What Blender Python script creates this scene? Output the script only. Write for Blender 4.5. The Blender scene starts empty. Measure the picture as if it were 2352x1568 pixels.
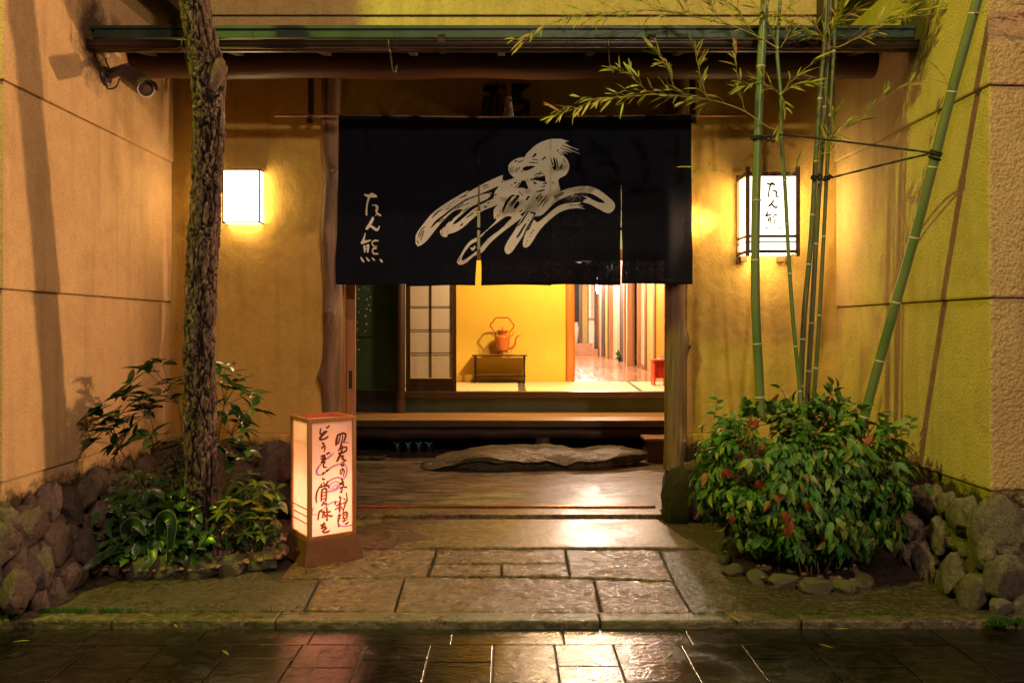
import bpy, bmesh, math, random
import numpy as np
from mathutils import Vector, Matrix, noise
R = random.Random(7)
PI = math.pi
sc = bpy.context.scene
col = sc.collection

# ------------------------------------------------------------------ camera, world, lamps, exposure
cam_d = bpy.data.cameras.new('camera'); cam = bpy.data.objects.new('camera', cam_d); col.objects.link(cam)
cam.location = (0, 0, 1.5); cam.rotation_euler = (PI / 2, 0, 0)
cam_d.sensor_width = 36; cam_d.lens = 28.0
cam_d.shift_x = 0.0031; cam_d.shift_y = -0.0134
cam_d.clip_start = 0.05; cam_d.clip_end = 500
sc.camera = cam
w = bpy.data.worlds.new('World'); sc.world = w; w.use_nodes = True
bg = w.node_tree.nodes['Background']; bg.inputs[0].default_value = (0.30, 0.32, 0.45, 1); bg.inputs[1].default_value = 0.008
sc.view_settings.view_transform = 'Standard'; sc.view_settings.look = 'None'
sc.view_settings.exposure = 0.70; sc.view_settings.gamma = 1
sc.cycles.use_denoising = True
sc.cycles.max_bounces = 6; sc.cycles.diffuse_bounces = 3; sc.cycles.glossy_bounces = 3
sc.cycles.transmission_bounces = 4; sc.cycles.transparent_max_bounces = 8
sc.cycles.sample_clamp_indirect = 4.0; sc.cycles.caustics_reflective = False; sc.cycles.caustics_refractive = False

def lamp(name, loc, power, colr, size=0.1, kind='POINT', target=None, angle=1.2, blend=0.4):
    d = bpy.data.lights.new(name, kind); d.energy = power; d.color = colr
    d.shadow_soft_size = size
    o = bpy.data.objects.new(name, d); col.objects.link(o); o.location = loc
    if target is not None:
        o.rotation_euler = (Vector(target) - Vector(loc)).to_track_quat('-Z', 'Y').to_euler()
    if kind == 'SPOT': d.spot_size = angle; d.spot_blend = blend
    return o
# street lamps over the lane (behind and above the camera) and the green shop sign up the lane
lamp('street_lamp_light', (1.3, 0.5, 6.7), 360, (1.0, 0.58, 0.36), 0.12)
lamp('street_lamp_light', (1.8, -3.0, 4.8), 560, (1.0, 0.73, 0.54), 0.12)
lamp('green_sign_light', (-4.3, 1.9, 7.7), 1080, (0.90, 1.0, 0.04), 0.10)
# ceiling lamps indoors
lamp('tatami_room_light', (0.85, 10.45, 3.0), 190, (1.0, 0.70, 0.30), 0.05)
lamp('entrance_light', (0.75, 9.3, 2.75), 150, (1.0, 0.62, 0.30), 0.07)
lamp('corridor_light', (1.7, 14.2, 3.1), 170, (1.0, 0.74, 0.55), 0.12)
lamp('corridor_light', (2.0, 18.6, 3.1), 210, (1.0, 0.80, 0.68), 0.12)
lamp('corridor_light', (2.0, 22.0, 3.2), 230, (1.0, 0.80, 0.68), 0.12)

# ------------------------------------------------------------------ helpers
F = 1829.3
def at(u, v, Y):                      # the point seen at (u, v) of a 2352 wide print, Y metres away
    return Vector(((u - 1168.7) / F * Y, Y, 1.5 - (v - 752.5) / F * Y))
def gr(u, v, z=0.0):                  # ground point seen at (u, v)
    Y = F * (1.5 - z) / (v - 752.5)
    return Vector(((u - 1168.7) / F * Y, Y, z))

def wmat(o):
    return Matrix.Translation(o.location) @ o.rotation_euler.to_matrix().to_4x4()
TOP = {}
def thing(name, label, cat, loc=(0, 0, 0), group=None, kind=None):
    o = bpy.data.objects.new(name, None); col.objects.link(o); o.location = loc
    o.empty_display_size = 0.1
    if label: o['label'] = label
    if cat: o['category'] = cat
    if group: o['group'] = group
    if kind: o['kind'] = kind
    TOP[o.name] = True
    return o
def adopt(o, parent):
    o.parent = parent
    if parent.name in TOP:
        o.matrix_parent_inverse = wmat(parent).inverted()
def tag(o, label, cat, group=None):
    o['label'] = label; o['category'] = cat
    if group: o['group'] = group
    return o

def mesh(name, V, Fc, mats, mi=None, smooth=False):
    me = bpy.data.meshes.new(name)
    me.from_pydata([tuple(v) for v in V], [], Fc)
    for m in (mats if isinstance(mats, (list, tuple)) else [mats]): me.materials.append(m)
    if mi is not None: me.polygons.foreach_set('material_index', mi)
    if smooth is True: me.polygons.foreach_set('use_smooth', [True] * len(me.polygons))
    elif smooth: me.polygons.foreach_set('use_smooth', smooth)
    me.update()
    return me
def put(name, me, parent=None, M=None, kind=None):
    o = bpy.data.objects.new(name, me); col.objects.link(o)
    if parent is not None: adopt(o, parent)
    if M is not None: o.matrix_basis = M
    if kind: o['kind'] = kind
    return o

class MB:
    def __init__(s): s.V = []; s.F = []; s.I = []; s.S = []; s.m = 0
    def add(s, V, Fc, sm=False):
        n = len(s.V); s.V += [tuple(v) for v in V]
        for f in Fc: s.F.append([i + n for i in f]); s.I.append(s.m); s.S.append(sm)
        return s
    def box(s, x0, x1, y0, y1, z0, z1, b=0.0, M=None):
        if b <= 0:
            V = [(x, y, z) for z in (z0, z1) for y in (y0, y1) for x in (x0, x1)]
            Fc = [(0, 2, 3, 1), (4, 5, 7, 6), (0, 1, 5, 4), (2, 6, 7, 3), (0, 4, 6, 2), (1, 3, 7, 5)]
        else:
            bm = bmesh.new(); bmesh.ops.create_cube(bm, size=1)
            for v in bm.verts: v.co = ((x0 + x1) / 2 + v.co.x * (x1 - x0), (y0 + y1) / 2 + v.co.y * (y1 - y0), (z0 + z1) / 2 + v.co.z * (z1 - z0))
            bmesh.ops.bevel(bm, geom=bm.edges[:], offset=b, segments=2, affect='EDGES', profile=.6)
            bm.verts.index_update()
            V = [v.co.copy() for v in bm.verts]; Fc = [[v.index for v in f.verts] for f in bm.faces]; bm.free()
        if M is not None: V = [M @ Vector(v) for v in V]
        return s.add(V, Fc)
    def prism(s, poly, z0, z1, b=0.0, top_jit=0.0):
        bm = bmesh.new()
        lo = [bm.verts.new((p[0], p[1], z0)) for p in poly]; hi = [bm.verts.new((p[0], p[1], z1)) for p in poly]
        n = len(poly)
        bm.faces.new(lo[::-1]); bm.faces.new(hi)
        for i in range(n): bm.faces.new((lo[i], lo[(i + 1) % n], hi[(i + 1) % n], hi[i]))
        bmesh.ops.recalc_face_normals(bm, faces=bm.faces[:])
        if b > 0: bmesh.ops.bevel(bm, geom=bm.edges[:], offset=b, segments=2, affect='EDGES', profile=.6)
        bm.verts.index_update()
        V = [v.co.copy() for v in bm.verts]; Fc = [[v.index for v in f.verts] for f in bm.faces]; bm.free()
        return s.add(V, Fc)
    def tube(s, P, Rr, n=8, cap=True, dist=None):
        P = [Vector(p) for p in P]; k = len(P)
        if not isinstance(Rr, (list, tuple)): Rr = [Rr] * k
        V = []; Fc = []; up = None
        for i in range(k):
            t = (P[min(i + 1, k - 1)] - P[max(i - 1, 0)])
            if t.length < 1e-9: t = Vector((0, 0, 1))
            t.normalize()
            if up is None:
                up = t.orthogonal().normalized() if abs(t.z) < .9 else (Vector((0, -1, 0)) - t * (-t.y)).normalized()
            else: up = (up - t * up.dot(t)).normalized()
            sd = t.cross(up)
            for j in range(n):
                a = 2 * PI * j / n; r = Rr[i]
                if dist: r += dist(i / (k - 1), a, P[i])
                V.append(P[i] + (up * math.cos(a) + sd * math.sin(a)) * r)
        for i in range(k - 1):
            for j in range(n):
                Fc.append((i * n + j, i * n + (j + 1) % n, (i + 1) * n + (j + 1) % n, (i + 1) * n + j))
        s.add(V, Fc, True)
        if cap: s.add(V[:n], [list(range(n))[::-1]]); s.add(V[-n:], [list(range(n))])
        return s
    def lathe(s, prof, c=(0, 0, 0), n=24):
        V = []; Fc = []; c = Vector(c)
        for r, z in prof:
            for j in range(n): a = 2 * PI * j / n; V.append(c + Vector((r * math.cos(a), r * math.sin(a), z)))
        for i in range(len(prof) - 1):
            for j in range(n): Fc.append((i * n + j, i * n + (j + 1) % n, (i + 1) * n + (j + 1) % n, (i + 1) * n + j))
        s.add(V, Fc, True)
        s.add(V[:n], [list(range(n))[::-1]]); s.add(V[-n:], [list(range(n))])
        return s
    def obj(s, name, mats, parent=None, kind=None):
        return put(name, mesh(name, s.V, s.F, mats, s.I, s.S), parent, None, kind)

def catmull(P, n=8, closed=False):
    P = [np.array(p, float) for p in P]; out = []; k = len(P)
    for i in range(k if closed else k - 1):
        if closed: a, b, c, d = P[i - 1], P[i], P[(i + 1) % k], P[(i + 2) % k]
        else: a, b, c, d = P[max(i - 1, 0)], P[i], P[i + 1], P[min(i + 2, k - 1)]
        for q in range(n):
            t = q / n
            out.append(.5 * (2 * b + (c - a) * t + (2 * a - 5 * b + 4 * c - d) * t * t + (3 * b - a - 3 * c + d) * t ** 3))
    if not closed: out.append(P[-1])
    return out

# brush marks: strokes and shapes painted on and off a fine grid, every filled cell a small quad
def raster(wd, ht, ops, k):
    nx, ny = int(wd / k), int(ht / k)
    A = np.zeros((ny, nx), bool)
    xs = (np.arange(nx) + .5) * k; ys = (np.arange(ny) + .5) * k
    for val, kind, data in ops:
        if kind == 's':
            for x, y, r in catmull(data, 14) if len(data) > 1 else data:
                r = max(r, k * .5)
                i0, i1 = int((x - r) / k), int((x + r) / k) + 2; j0, j1 = int((y - r) / k), int((y + r) / k) + 2
                i0, j0 = max(i0, 0), max(j0, 0)
                if i1 <= i0 or j1 <= j0: continue
                sub = (xs[None, i0:i1] - x) ** 2 + (ys[j0:j1, None] - y) ** 2 < r * r
                A[j0:j1, i0:i1][sub] = val
        else:
            q = catmull(data, 6, True) if kind == 'p' else data
            q = np.array(q); X, Y = np.meshgrid(xs, ys); ins = np.zeros_like(A)
            x0, y0 = q[-1]
            for x1, y1 in q:
                if y0 != y1:
                    c = ((y1 > Y) != (y0 > Y)) & (X < (x0 - x1) * (Y - y1) / (y0 - y1) + x1)
                    ins ^= c
                x0, y0 = x1, y1
            A[ins] = val
    return A
def cells(A, k, f, keep=None):
    V = []; Fc = []; idx = {}
    def vert(i, j):
        q = idx.get((i, j))
        if q is None: q = idx[(i, j)] = len(V); V.append(f(i * k, j * k))
        return q
    for j, i in zip(*np.nonzero(A)):
        i = int(i); j = int(j)
        if keep and not keep((i + .5) * k, (j + .5) * k): continue
        Fc.append((vert(i, j + 1), vert(i + 1, j + 1), vert(i + 1, j), vert(i, j)))
    return V, Fc

# ------------------------------------------------------------------ materials
class N:
    def __init__(s, name):
        s.m = bpy.data.materials.new(name); s.m.use_nodes = True; s.t = s.m.node_tree
        s.b = s.t.nodes['Principled BSDF']; s.out = s.t.nodes['Material Output']
        tc = s.n('ShaderNodeTexCoord'); s.co = tc.outputs['Object']
    def n(s, t, **k):
        o = s.t.nodes.new(t)
        for a, v in k.items(): setattr(o, a, v)
        return o
    def l(s, a, b): s.t.links.new(a, b); return s
    def map(s, sx=1, sy=1, sz=1):
        m = s.n('ShaderNodeMapping'); m.inputs['Scale'].default_value = (sx, sy, sz); s.l(s.co, m.inputs['Vector']); return m.outputs[0]
    def noise(s, scale, detail=5, rough=.55, vec=None, dist=0):
        q = s.n('ShaderNodeTexNoise'); q.inputs['Scale'].default_value = scale; q.inputs['Detail'].default_value = detail
        q.inputs['Roughness'].default_value = rough; q.inputs['Distortion'].default_value = dist
        s.l(vec or s.co, q.inputs['Vector']); return q.outputs['Fac']
    def voro(s, scale, vec=None, feature='F1', rnd=1.0):
        q = s.n('ShaderNodeTexVoronoi', feature=feature); q.inputs['Scale'].default_value = scale; q.inputs['Randomness'].default_value = rnd
        s.l(vec or s.co, q.inputs['Vector']); return q.outputs['Distance']
    def ramp(s, fac, stops, interp='LINEAR'):
        q = s.n('ShaderNodeValToRGB'); e = q.color_ramp.elements; q.color_ramp.interpolation = interp
        while len(e) < len(stops): e.new(.5)
        for el, (p, c) in zip(e, stops):
            el.position = p
            el.color = (c, c, c, 1) if isinstance(c, (int, float)) else (*c, 1)
        s.l(fac, q.inputs[0]); return q.outputs[0]
    def mix(s, fac, a, b, mode='MIX'):
        q = s.n('ShaderNodeMix', data_type='RGBA', blend_type=mode)
        for v, i in ((fac, 0), (a, 6), (b, 7)):
            if hasattr(v, 'links'): s.l(v, q.inputs[i])
            else: q.inputs[i].default_value = v if i == 0 else (*v, 1)
        return q.outputs[2]
    def math(s, op, a, b=0.0):
        q = s.n('ShaderNodeMath', operation=op)
        for v, i in ((a, 0), (b, 1)):
            if hasattr(v, 'links'): s.l(v, q.inputs[i])
            else: q.inputs[i].default_value = v
        return q.outputs[0]
    def bump(s, h, strength=.3, dist=.01):
        q = s.n('ShaderNodeBump'); q.inputs['Strength'].default_value = strength; q.inputs['Distance'].default_value = dist
        s.l(h, q.inputs['Height'])
        if s.b.inputs['Normal'].links: s.l(s.b.inputs['Normal'].links[0].from_socket, q.inputs['Normal'])
        s.l(q.outputs[0], s.b.inputs['Normal']); return s
    def base(s, c):
        if hasattr(c, 'links'): s.l(c, s.b.inputs['Base Color'])
        else: s.b.inputs['Base Color'].default_value = (*c, 1)
        return s
    def rough(s, r):
        if hasattr(r, 'links'): s.l(r, s.b.inputs['Roughness'])
        else: s.b.inputs['Roughness'].default_value = r
        return s
    def spec(s, v): s.b.inputs['Specular IOR Level'].default_value = v; return s
    def z(s):
        q = s.n('ShaderNodeSeparateXYZ'); s.l(s.co, q.inputs[0]); return q.outputs[2]

def plain(name, c, rough=.5, metal=0, var=.25, scale=12, spec=.5):
    k = N(name); d = tuple(x * (1 - var) for x in c)
    k.base(k.ramp(k.noise(scale), [(.3, d), (.7, c)])).rough(rough).spec(spec); k.b.inputs['Metallic'].default_value = metal
    return k.m
def emis(name, c, s):
    k = N(name); k.base((.6, .6, .6)); k.b.inputs['Emission Color'].default_value = (*c, 1); k.b.inputs['Emission Strength'].default_value = s
    return k.m
def wood(name, a, b, axis='z', rough=.55, scale=6, bump=.25, spec=.35):
    k = N(name); s = {'x': (.06, 1, 1), 'y': (1, .06, 1), 'z': (1, 1, .06)}[axis]
    v = k.map(*s); g = k.noise(scale * 5, 8, .65, v, .6); g2 = k.noise(scale, 4, .5, v, 1.5)
    k.base(k.mix(.5, k.ramp(g, [(.3, a), (.7, b)]), k.ramp(g2, [(.35, a), (.65, b)]))).rough(k.ramp(g, [(.2, rough - .12), (.8, min(1, rough + .15))])).spec(spec)
    k.bump(g, bump, .004); return k.m
def stucco(name, a, b, grain=260, gstr=.55, gd=.006, broad=0.2, spk=.5, stain=None):
    k = N(name)
    big = k.noise(1.3, 6, .6); mid = k.noise(9, 5, .6); fine = k.noise(grain, 3, .6)
    c = k.mix(k.ramp(big, [(.3, 0.0), (.7, 1.0)]), a, b)
    dk = tuple(x * .72 for x in a)
    c = k.mix(k.ramp(mid, [(.45, 0.0), (.9, .5)]), c, dk)
    c = k.mix(k.ramp(fine, [(.30, spk), (.5, 0.0)]), c, tuple(x * .45 for x in a))
    # vertical rain streaks and a dirt line just above the stones
    st = k.noise(5, 4, .6, k.map(1.6, 1.6, .12)); c = k.mix(k.ramp(st, [(.50, 0.0), (.72, .42)]), c, tuple(x * .48 for x in b)); c = k.mix(k.ramp(k.noise(2.3, 7, .68), [(.50, 0.0), (.72, .38)]), c, (a[0] * .55, a[1] * .5, a[2] * .5))
    gz = k.math('ADD', k.z(), k.math('MULTIPLY', k.noise(3.5, 6, .7), .9)); c = k.mix(k.ramp(gz, [(.82, .5), (1.45, 0.0)]), c, tuple(x * .42 for x in a))
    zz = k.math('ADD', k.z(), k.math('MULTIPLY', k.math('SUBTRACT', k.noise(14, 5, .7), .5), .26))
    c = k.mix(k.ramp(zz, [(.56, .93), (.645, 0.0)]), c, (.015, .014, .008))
    if stain:      # black mould round the end of the gutter
        vd = k.n('ShaderNodeVectorMath', operation='DISTANCE'); k.l(k.map(1, 1.0, .62), vd.inputs[0]); vd.inputs[1].default_value = (stain[0], stain[1], stain[2] * .62)
        dd = k.math('ADD', vd.outputs['Value'], k.math('MULTIPLY', k.math('SUBTRACT', k.noise(9, 6, .7), .5), .34))
        c = k.mix(k.ramp(dd, [(.10, .9), (.23, 0.0)]), c, (.03, .022, .016))
    k.base(c).rough(.9).spec(.15)
    if broad: k.bump(k.noise(7, 5, .6), broad, .03)
    k.bump(fine, gstr, gd)
    return k.m
def stone(name, a, b, moss=None, scale=9, bump=.5, rough=.75, mossup=.25):
    k = N(name); g = k.noise(scale, 8, .65); f = k.noise(scale * 4.5, 7, .72)
    oi = k.n('ShaderNodeObjectInfo').outputs['Random']
    c = k.mix(k.ramp(g, [(.3, 0.0), (.7, 1.0)]), a, b)
    c = k.mix(k.math('MULTIPLY', oi, .45), c, tuple(x * .45 for x in a))
    c = k.mix(k.ramp(f, [(.38, .85), (.5, 0.0)]), c, tuple(x * .25 for x in a))
    if moss:
        ge = k.n('ShaderNodeNewGeometry'); sp = k.n('ShaderNodeSeparateXYZ'); k.l(ge.outputs['Normal'], sp.inputs[0])
        mk = k.math('ADD', k.math('MULTIPLY', sp.outputs[2], mossup), k.noise(scale * 1.7, 6, .7))
        c = k.mix(k.ramp(mk, [(.56, 0.0), (.72, .85)]), c, moss)
    k.base(c).rough(k.ramp(f, [(.3, rough - .2), (.7, rough)])).spec(.4)
    k.bump(g, bump, .22).bump(f, bump, .05); return k.m
def paving(name, a, b, r0, r1, bs=70, bstr=.6, bd=.006, stretch=(1, 1, 1), moss=None):
    k = N(name); v = k.map(*stretch)
    g = k.noise(3, 6, .6); f = k.noise(bs, 6, .68, v); f2 = k.noise(bs * 2.2, 4, .6)
    oi = k.n('ShaderNodeObjectInfo').outputs['Random']
    c = k.mix(k.ramp(g, [(.3, 0.0), (.7, 1.0)]), a, b)
    c = k.mix(k.math('MULTIPLY', oi, .25), c, tuple(x * .5 for x in a))
    c = k.mix(k.ramp(f2, [(.36, .75), (.52, 0.0)]), c, tuple(x * .25 for x in a))
    c = k.mix(k.ramp(f, [(.40, .85), (.50, 0.0)]), c, tuple(x * .28 for x in a))
    c = k.mix(k.ramp(f, [(.54, 0.0), (.66, .7)]), c, tuple(min(1, x * 1.7) for x in b))
    if moss: c = k.mix(k.ramp(k.noise(5, 7, .7), [(.45, 0.0), (.68, .8)]), c, moss)
    k.base(c).spec(.28 if 'floor' in name else .5 if 'smooth' in name else .8)
    wet = k.noise(2.2, 6, .65, None, .8)
    if 'road' in name: r1 = .34
    k.rough(k.mix(.35, k.ramp(wet, [(.42, r0), (.58, r1)]), k.ramp(f, [(.3, r0), (.75, r1)])))
    k.bump(f, bstr, bd).bump(f2, bstr * .7, .004); return k.m

m_wallL = stucco('stucco_side_wall', (.63, .40, .205), (.69, .45, .24), 85, .9, .009, .12, .40, (-2.65, 5.06, 3.36))
m_wallR = stucco('stucco_rough', (.53, .385, .15), (.59, .44, .18), 80, .9, .010, .12, .45, (2.57, 5.0, 3.36))
m_wallF = stucco('stucco_front', (.54, .37, .16), (.60, .42, .19), 50, 1.0, .018, .12, .6)
m_fac = stucco('earth_plaster', (.50, .325, .075), (.57, .385, .105), 110, .5, .005, .55, .25)
m_upper = stucco('plaster_upper', (.46, .34, .13), (.52, .40, .16), 60, .6, .006, .2)
m_yellow = plain('yellow_plaster', (.76, .50, .075), .85, 0, .10, 3, .2)
m_ochre = plain('ochre_plaster', (.62, .42, .12), .8)
m_white = plain('pale_plaster', (.75, .66, .52), .8)
m_green = plain('dark_green_plaster', (.045, .10, .065), .75, 0, .3, 4)
m_green2 = plain('grey_green_plaster', (.10, .14, .085), .8, 0, .3, 3)
m_dark = plain('dark_boarding', (.012, .010, .008), .6)
m_log = wood('log_wood', (.055, .030, .016), (.27, .165, .095), 'z', .55, 11, .9)
m_logx = wood('beam_log', (.045, .018, .008), (.10, .042, .017), 'x', .5, 7, .4)
m_darkx = wood('dark_wood_x', (.025, .014, .010), (.06, .032, .022), 'x', .5, 6, .3)
m_darky = wood('dark_wood_y', (.030, .016, .011), (.06, .032, .022), 'y', .5, 6, .3)
m_darkz = wood('dark_wood_z', (.035, .020, .012), (.075, .042, .025), 'z', .5, 6, .3)
m_frame = wood('lantern_frame_wood', (.26, .105, .04), (.36, .16, .065), 'z', .5, 8, .15)
m_framed = wood('wall_lantern_wood', (.10, .05, .022), (.16, .08, .035), 'z', .5, 8, .15)
m_doorw = wood('door_wood', (.28, .12, .045), (.40, .18, .07), 'z', .45, 6, .15)
m_orange = wood('orange_post_wood', (.45, .14, .03), (.62, .22, .05), 'z', .4, 5, .2)
m_deck = wood('deck_wood', (.22, .12, .045), (.36, .20, .08), 'x', .32, 6, .15)
m_sill = wood('sill_wood', (.06, .035, .018), (.11, .065, .032), 'x', .4, 6, .15)
m_floorw = wood('corridor_boards', (.30, .15, .085), (.46, .25, .15), 'y', .16, 5, .06)
m_base = wood('lantern_base_wood', (.11, .038, .020), (.17, .068, .037), 'x', .5, 6, .15)
m_pole = plain('pole_wood', (.42, .22, .09), .45)
m_copper = plain('copper_patina', (.028, .06, .04), .5, .25, .5, 7)
m_gutter = plain('gutter_metal', (.06, .036, .03), .34, .55, .4, 9)
m_iron = plain('dark_iron', (.05, .028, .024), .4, .5)
m_plastic = plain('camera_plastic', (.045, .028, .032), .38, 0, .1)
m_ring = plain('lens_ring', (.62, .52, .52), .35)
m_lens = plain('lens_glass', (.16, .10, .06), .08, .3)
m_cream = plain('cream_plastic', (.75, .62, .42), .45)
m_black = plain('black_lacquer', (.006, .006, .007), .3, 0, .1)
m_red = plain('red_lacquer', (.55, .03, .012), .3)
m_paper = N('shoji_paper'); m_paper.base(m_paper.ramp(m_paper.noise(30), [(.3, (.80, .72, .58)), (.7, (.86, .78, .64))])).rough(.9); m_paper = m_paper.m
m_wpaper = plain('white_paper', (.75, .68, .60), .8)
m_rockb = stone('wall_stone', (.16, .105, .088), (.36, .255, .215), None, 3.2, .8, .75)
m_rocky = stone('wall_stone_pale', (.21, .155, .125), (.47, .38, .30), (.36, .33, .14), 3.2, .8, .75, .12)
m_edge = stone('edging_stone', (.16, .13, .10), (.26, .22, .16), (.16, .17, .04), 11, .6, .8, .22)
m_steps = stone('stepping_stone_rock', (.10, .08, .055), (.17, .14, .095), None, 5, .5, .5)
m_pbase = stone('post_base_rock', (.035, .03, .018), (.07, .055, .03), (.05, .06, .015), 6, .6, .8, .1)
m_slab = paving('granite_slab', (.12, .064, .030), (.19, .115, .054), .10, .36, 17, 1.0, .030, (1.0, 1.0, 1))
m_slabs = paving('smooth_granite', (.13, .080, .045), (.19, .125, .072), .30, .50, 26, .35, .007)
m_kerb = paving('kerb_granite', (.095, .068, .042), (.15, .11, .07), .22, .5, 18, 1.0, .02, (.7, 1, 1), (.10, .10, .03))
m_apron = paving('mossy_concrete', (.062, .040, .020), (.11, .075, .036), .22, .65, 26, 1.0, .034, (1, 1, 1), (.034, .034, .010))
m_road = paving('wet_road_granite', (.009, .007, .006), (.016, .012, .010), .03, .22, 16, .4, .010, (.8, 1.2, 1))
m_joint = paving('joint_mortar', (.03, .025, .02), (.05, .042, .034), .3, .6, 90, .5, .003)
m_doma = paving('entrance_plaster_floor', (.15, .11, .075), (.21, .16, .105), .36, .55, 7, .15, .006, (.4, 1.6, 1))
m_soil = stone('soil', (.03, .018, .013), (.06, .035, .025), None, 20, .8, .9)
m_mortar = plain('dark_mortar', (.03, .022, .016), .9)
m_pebble = stone('pebble', (.20, .10, .07), (.32, .18, .13), None, 20, .3, .6)
def mk_tatami():
    k = N('tatami'); q = k.n('ShaderNodeTexWave'); q.inputs['Scale'].default_value = 18; q.bands_direction = 'X'; q.inputs['Distortion'].default_value = .3
    k.l(k.co, q.inputs['Vector'])
    k.base(k.mix(k.ramp(q.outputs['Fac'], [(0, 0.0), (.5, 1.0)]), (.55, .42, .22), (.70, .57, .32))).rough(.7); k.bump(q.outputs['Fac'], .3, .003); return k.m
m_tatami = mk_tatami()
m_cloth = plain('tatami_border_cloth', (.07, .05, .035), .8)
def mk_cloth():
    k = N('navy_linen')
    a = k.noise(9, 3, .5, k.map(40, 1, 4)); b = k.noise(9, 3, .5, k.map(4, 1, 40)); wv = k.math('MULTIPLY', k.math('ADD', a, b), .5)
    k.base(k.mix(k.ramp(wv, [(.35, 0.0), (.7, 1.0)]), (.0034, .0042, .0095), (.009, .011, .022))).rough(.85).spec(.15)
    k.bump(wv, .25, .002)
    tr = k.n('ShaderNodeBsdfTransparent'); mx = k.n('ShaderNodeMixShader')
    k.l(k.ramp(wv, [(.55, 0.0), (.68, .035)]), mx.inputs[0]); k.l(k.b.outputs[0], mx.inputs[1]); k.l(tr.outputs[0], mx.inputs[2]); k.l(mx.outputs[0], k.out.inputs[0])
    return k.m
m_noren = mk_cloth()
m_print = plain('cream_print', (.88, .87, .68), .85, 0, .08, 60)
m_ink = None
m_ink2 = plain('black_ink', (.012, .007, .005), .7)
m_purple = None
m_lamp = emis('lit_lantern_paper', (1.0, .68, .30), 12.5)
m_lampf = emis('lit_lantern_front_paper', (1.0, .84, .58), 1.9)
m_pend = emis('lit_pendant', (1.0, .85, .70), 30)
def mk_andon():
    k = N('lantern_paper_translucent'); nz = k.noise(22, 5, .6)
    c = k.ramp(nz, [(.3, (.84, .70, .64)), (.7, (.90, .76, .70))])
    d = k.n('ShaderNodeBsdfDiffuse'); t = k.n('ShaderNodeBsdfTranslucent'); mx = k.n('ShaderNodeMixShader'); mx.inputs[0].default_value = .6
    k.l(c, d.inputs[0]); k.l(c, t.inputs[0]); k.l(d.outputs[0], mx.inputs[1]); k.l(t.outputs[0], mx.inputs[2]); k.l(mx.outputs[0], k.out.inputs[0]); return k.m
m_andon = mk_andon()
def mk_inkpaper(name, c):
    k = N(name); d = k.n('ShaderNodeBsdfDiffuse'); t = k.n('ShaderNodeBsdfTranslucent'); mx = k.n('ShaderNodeMixShader'); mx.inputs[0].default_value = .6
    cc = k.ramp(k.noise(28, 4, .6), [(.3, tuple(x * .6 for x in c)), (.7, c)])
    k.l(cc, d.inputs[0]); k.l(cc, t.inputs[0]); k.l(d.outputs[0], mx.inputs[1]); k.l(t.outputs[0], mx.inputs[2]); k.l(mx.outputs[0], k.out.inputs[0]); return k.m
m_ink = mk_inkpaper('brown_ink', (.16, .075, .035)); m_purple = mk_inkpaper('violet_ink', (.42, .33, .72))
def mk_glass():
    k = N('window_glass'); k.base((.9, .95, .95)).rough(.03); k.b.inputs['Transmission Weight'].default_value = 1.0; k.b.inputs['IOR'].default_value = 1.05; return k.m
m_glass = mk_glass()
m_kettle = plain('orange_lacquer', (.45, .12, .022), .28, 0, .1, 8, .6)
m_straw = plain('straw', (.42, .28, .10), .8)
m_blue = plain('blue_strap', (.10, .42, .55), .6)
m_rope = N('hemp_rope_black'); q = m_rope.noise(90, 4, .6); m_rope.base(m_rope.ramp(q, [(.3, (.008, .007, .007)), (.7, (.03, .026, .022))])).rough(.8); m_rope.bump(q, .8, .004); m_rope = m_rope.m
def mk_bark():
    k = N('pine_bark'); g = k.noise(18, 8, .7, k.map(1, 1, .45)); f = k.noise(75, 6, .7)
    at_ = k.n('ShaderNodeAttribute'); at_.attribute_name = 'crack'
    c = k.ramp(g, [(.30, (.055, .033, .025)), (.5, (.135, .085, .065)), (.70, (.28, .19, .15))])
    c = k.mix(k.ramp(at_.outputs['Fac'], [(.08, 0.0), (.62, 1.0)]), c, (.012, .008, .006))
    mo = k.noise(4, 7, .7); c = k.mix(k.ramp(mo, [(.55, 0.0), (.8, .45)]), c, (.09, .11, .03))
    k.base(c).rough(.85).spec(.2); k.bump(f, .8, .006).bump(g, .8, .016); return k.m
m_bark = mk_bark()
def leafmat(name, stops, src='object', rough=.48, spec=.35, transl=.25):
    k = N(name)
    fac = k.n('ShaderNodeObjectInfo').outputs['Random'] if src == 'object' else k.n('ShaderNodeNewGeometry').outputs['Random Per Island']
    c = k.ramp(fac, stops); v = k.noise(35, 4, .6)
    c = k.mix(k.ramp(v, [(.35, .45), (.65, 0.0)]), c, (.02, .04, .008))
    k.base(c).rough(rough).spec(spec)
    t = k.n('ShaderNodeBsdfTranslucent'); k.l(c, t.inputs[0]); mx = k.n('ShaderNodeMixShader'); mx.inputs[0].default_value = transl
    k.l(k.b.outputs[0], mx.inputs[1]); k.l(t.outputs[0], mx.inputs[2]); k.l(mx.outputs[0], k.out.inputs[0]); return k.m
BUSH = [(0, (.025, .095, .022)), (.25, (.06, .19, .03)), (.5, (.09, .24, .04)), (.78, (.20, .33, .055)), (.94, (.32, .36, .07)), (1, (.24, .09, .035))]
m_bushA = leafmat('bush_leaf', BUSH, 'object'); m_bushB = leafmat('bush_leaf_mass', BUSH, 'island')
DARKL = [(0, (.018, .055, .015)), (.6, (.035, .11, .025)), (1, (.07, .15, .035))]
m_shrub = leafmat('glossy_leaf', DARKL, 'object', .22, .6, .15); m_under = leafmat('undergrowth_leaf', [(0, (.02, .06, .016)), (.6, (.04, .115, .028)), (1, (.09, .16, .04))], 'island', .3, .5, .15)
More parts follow.
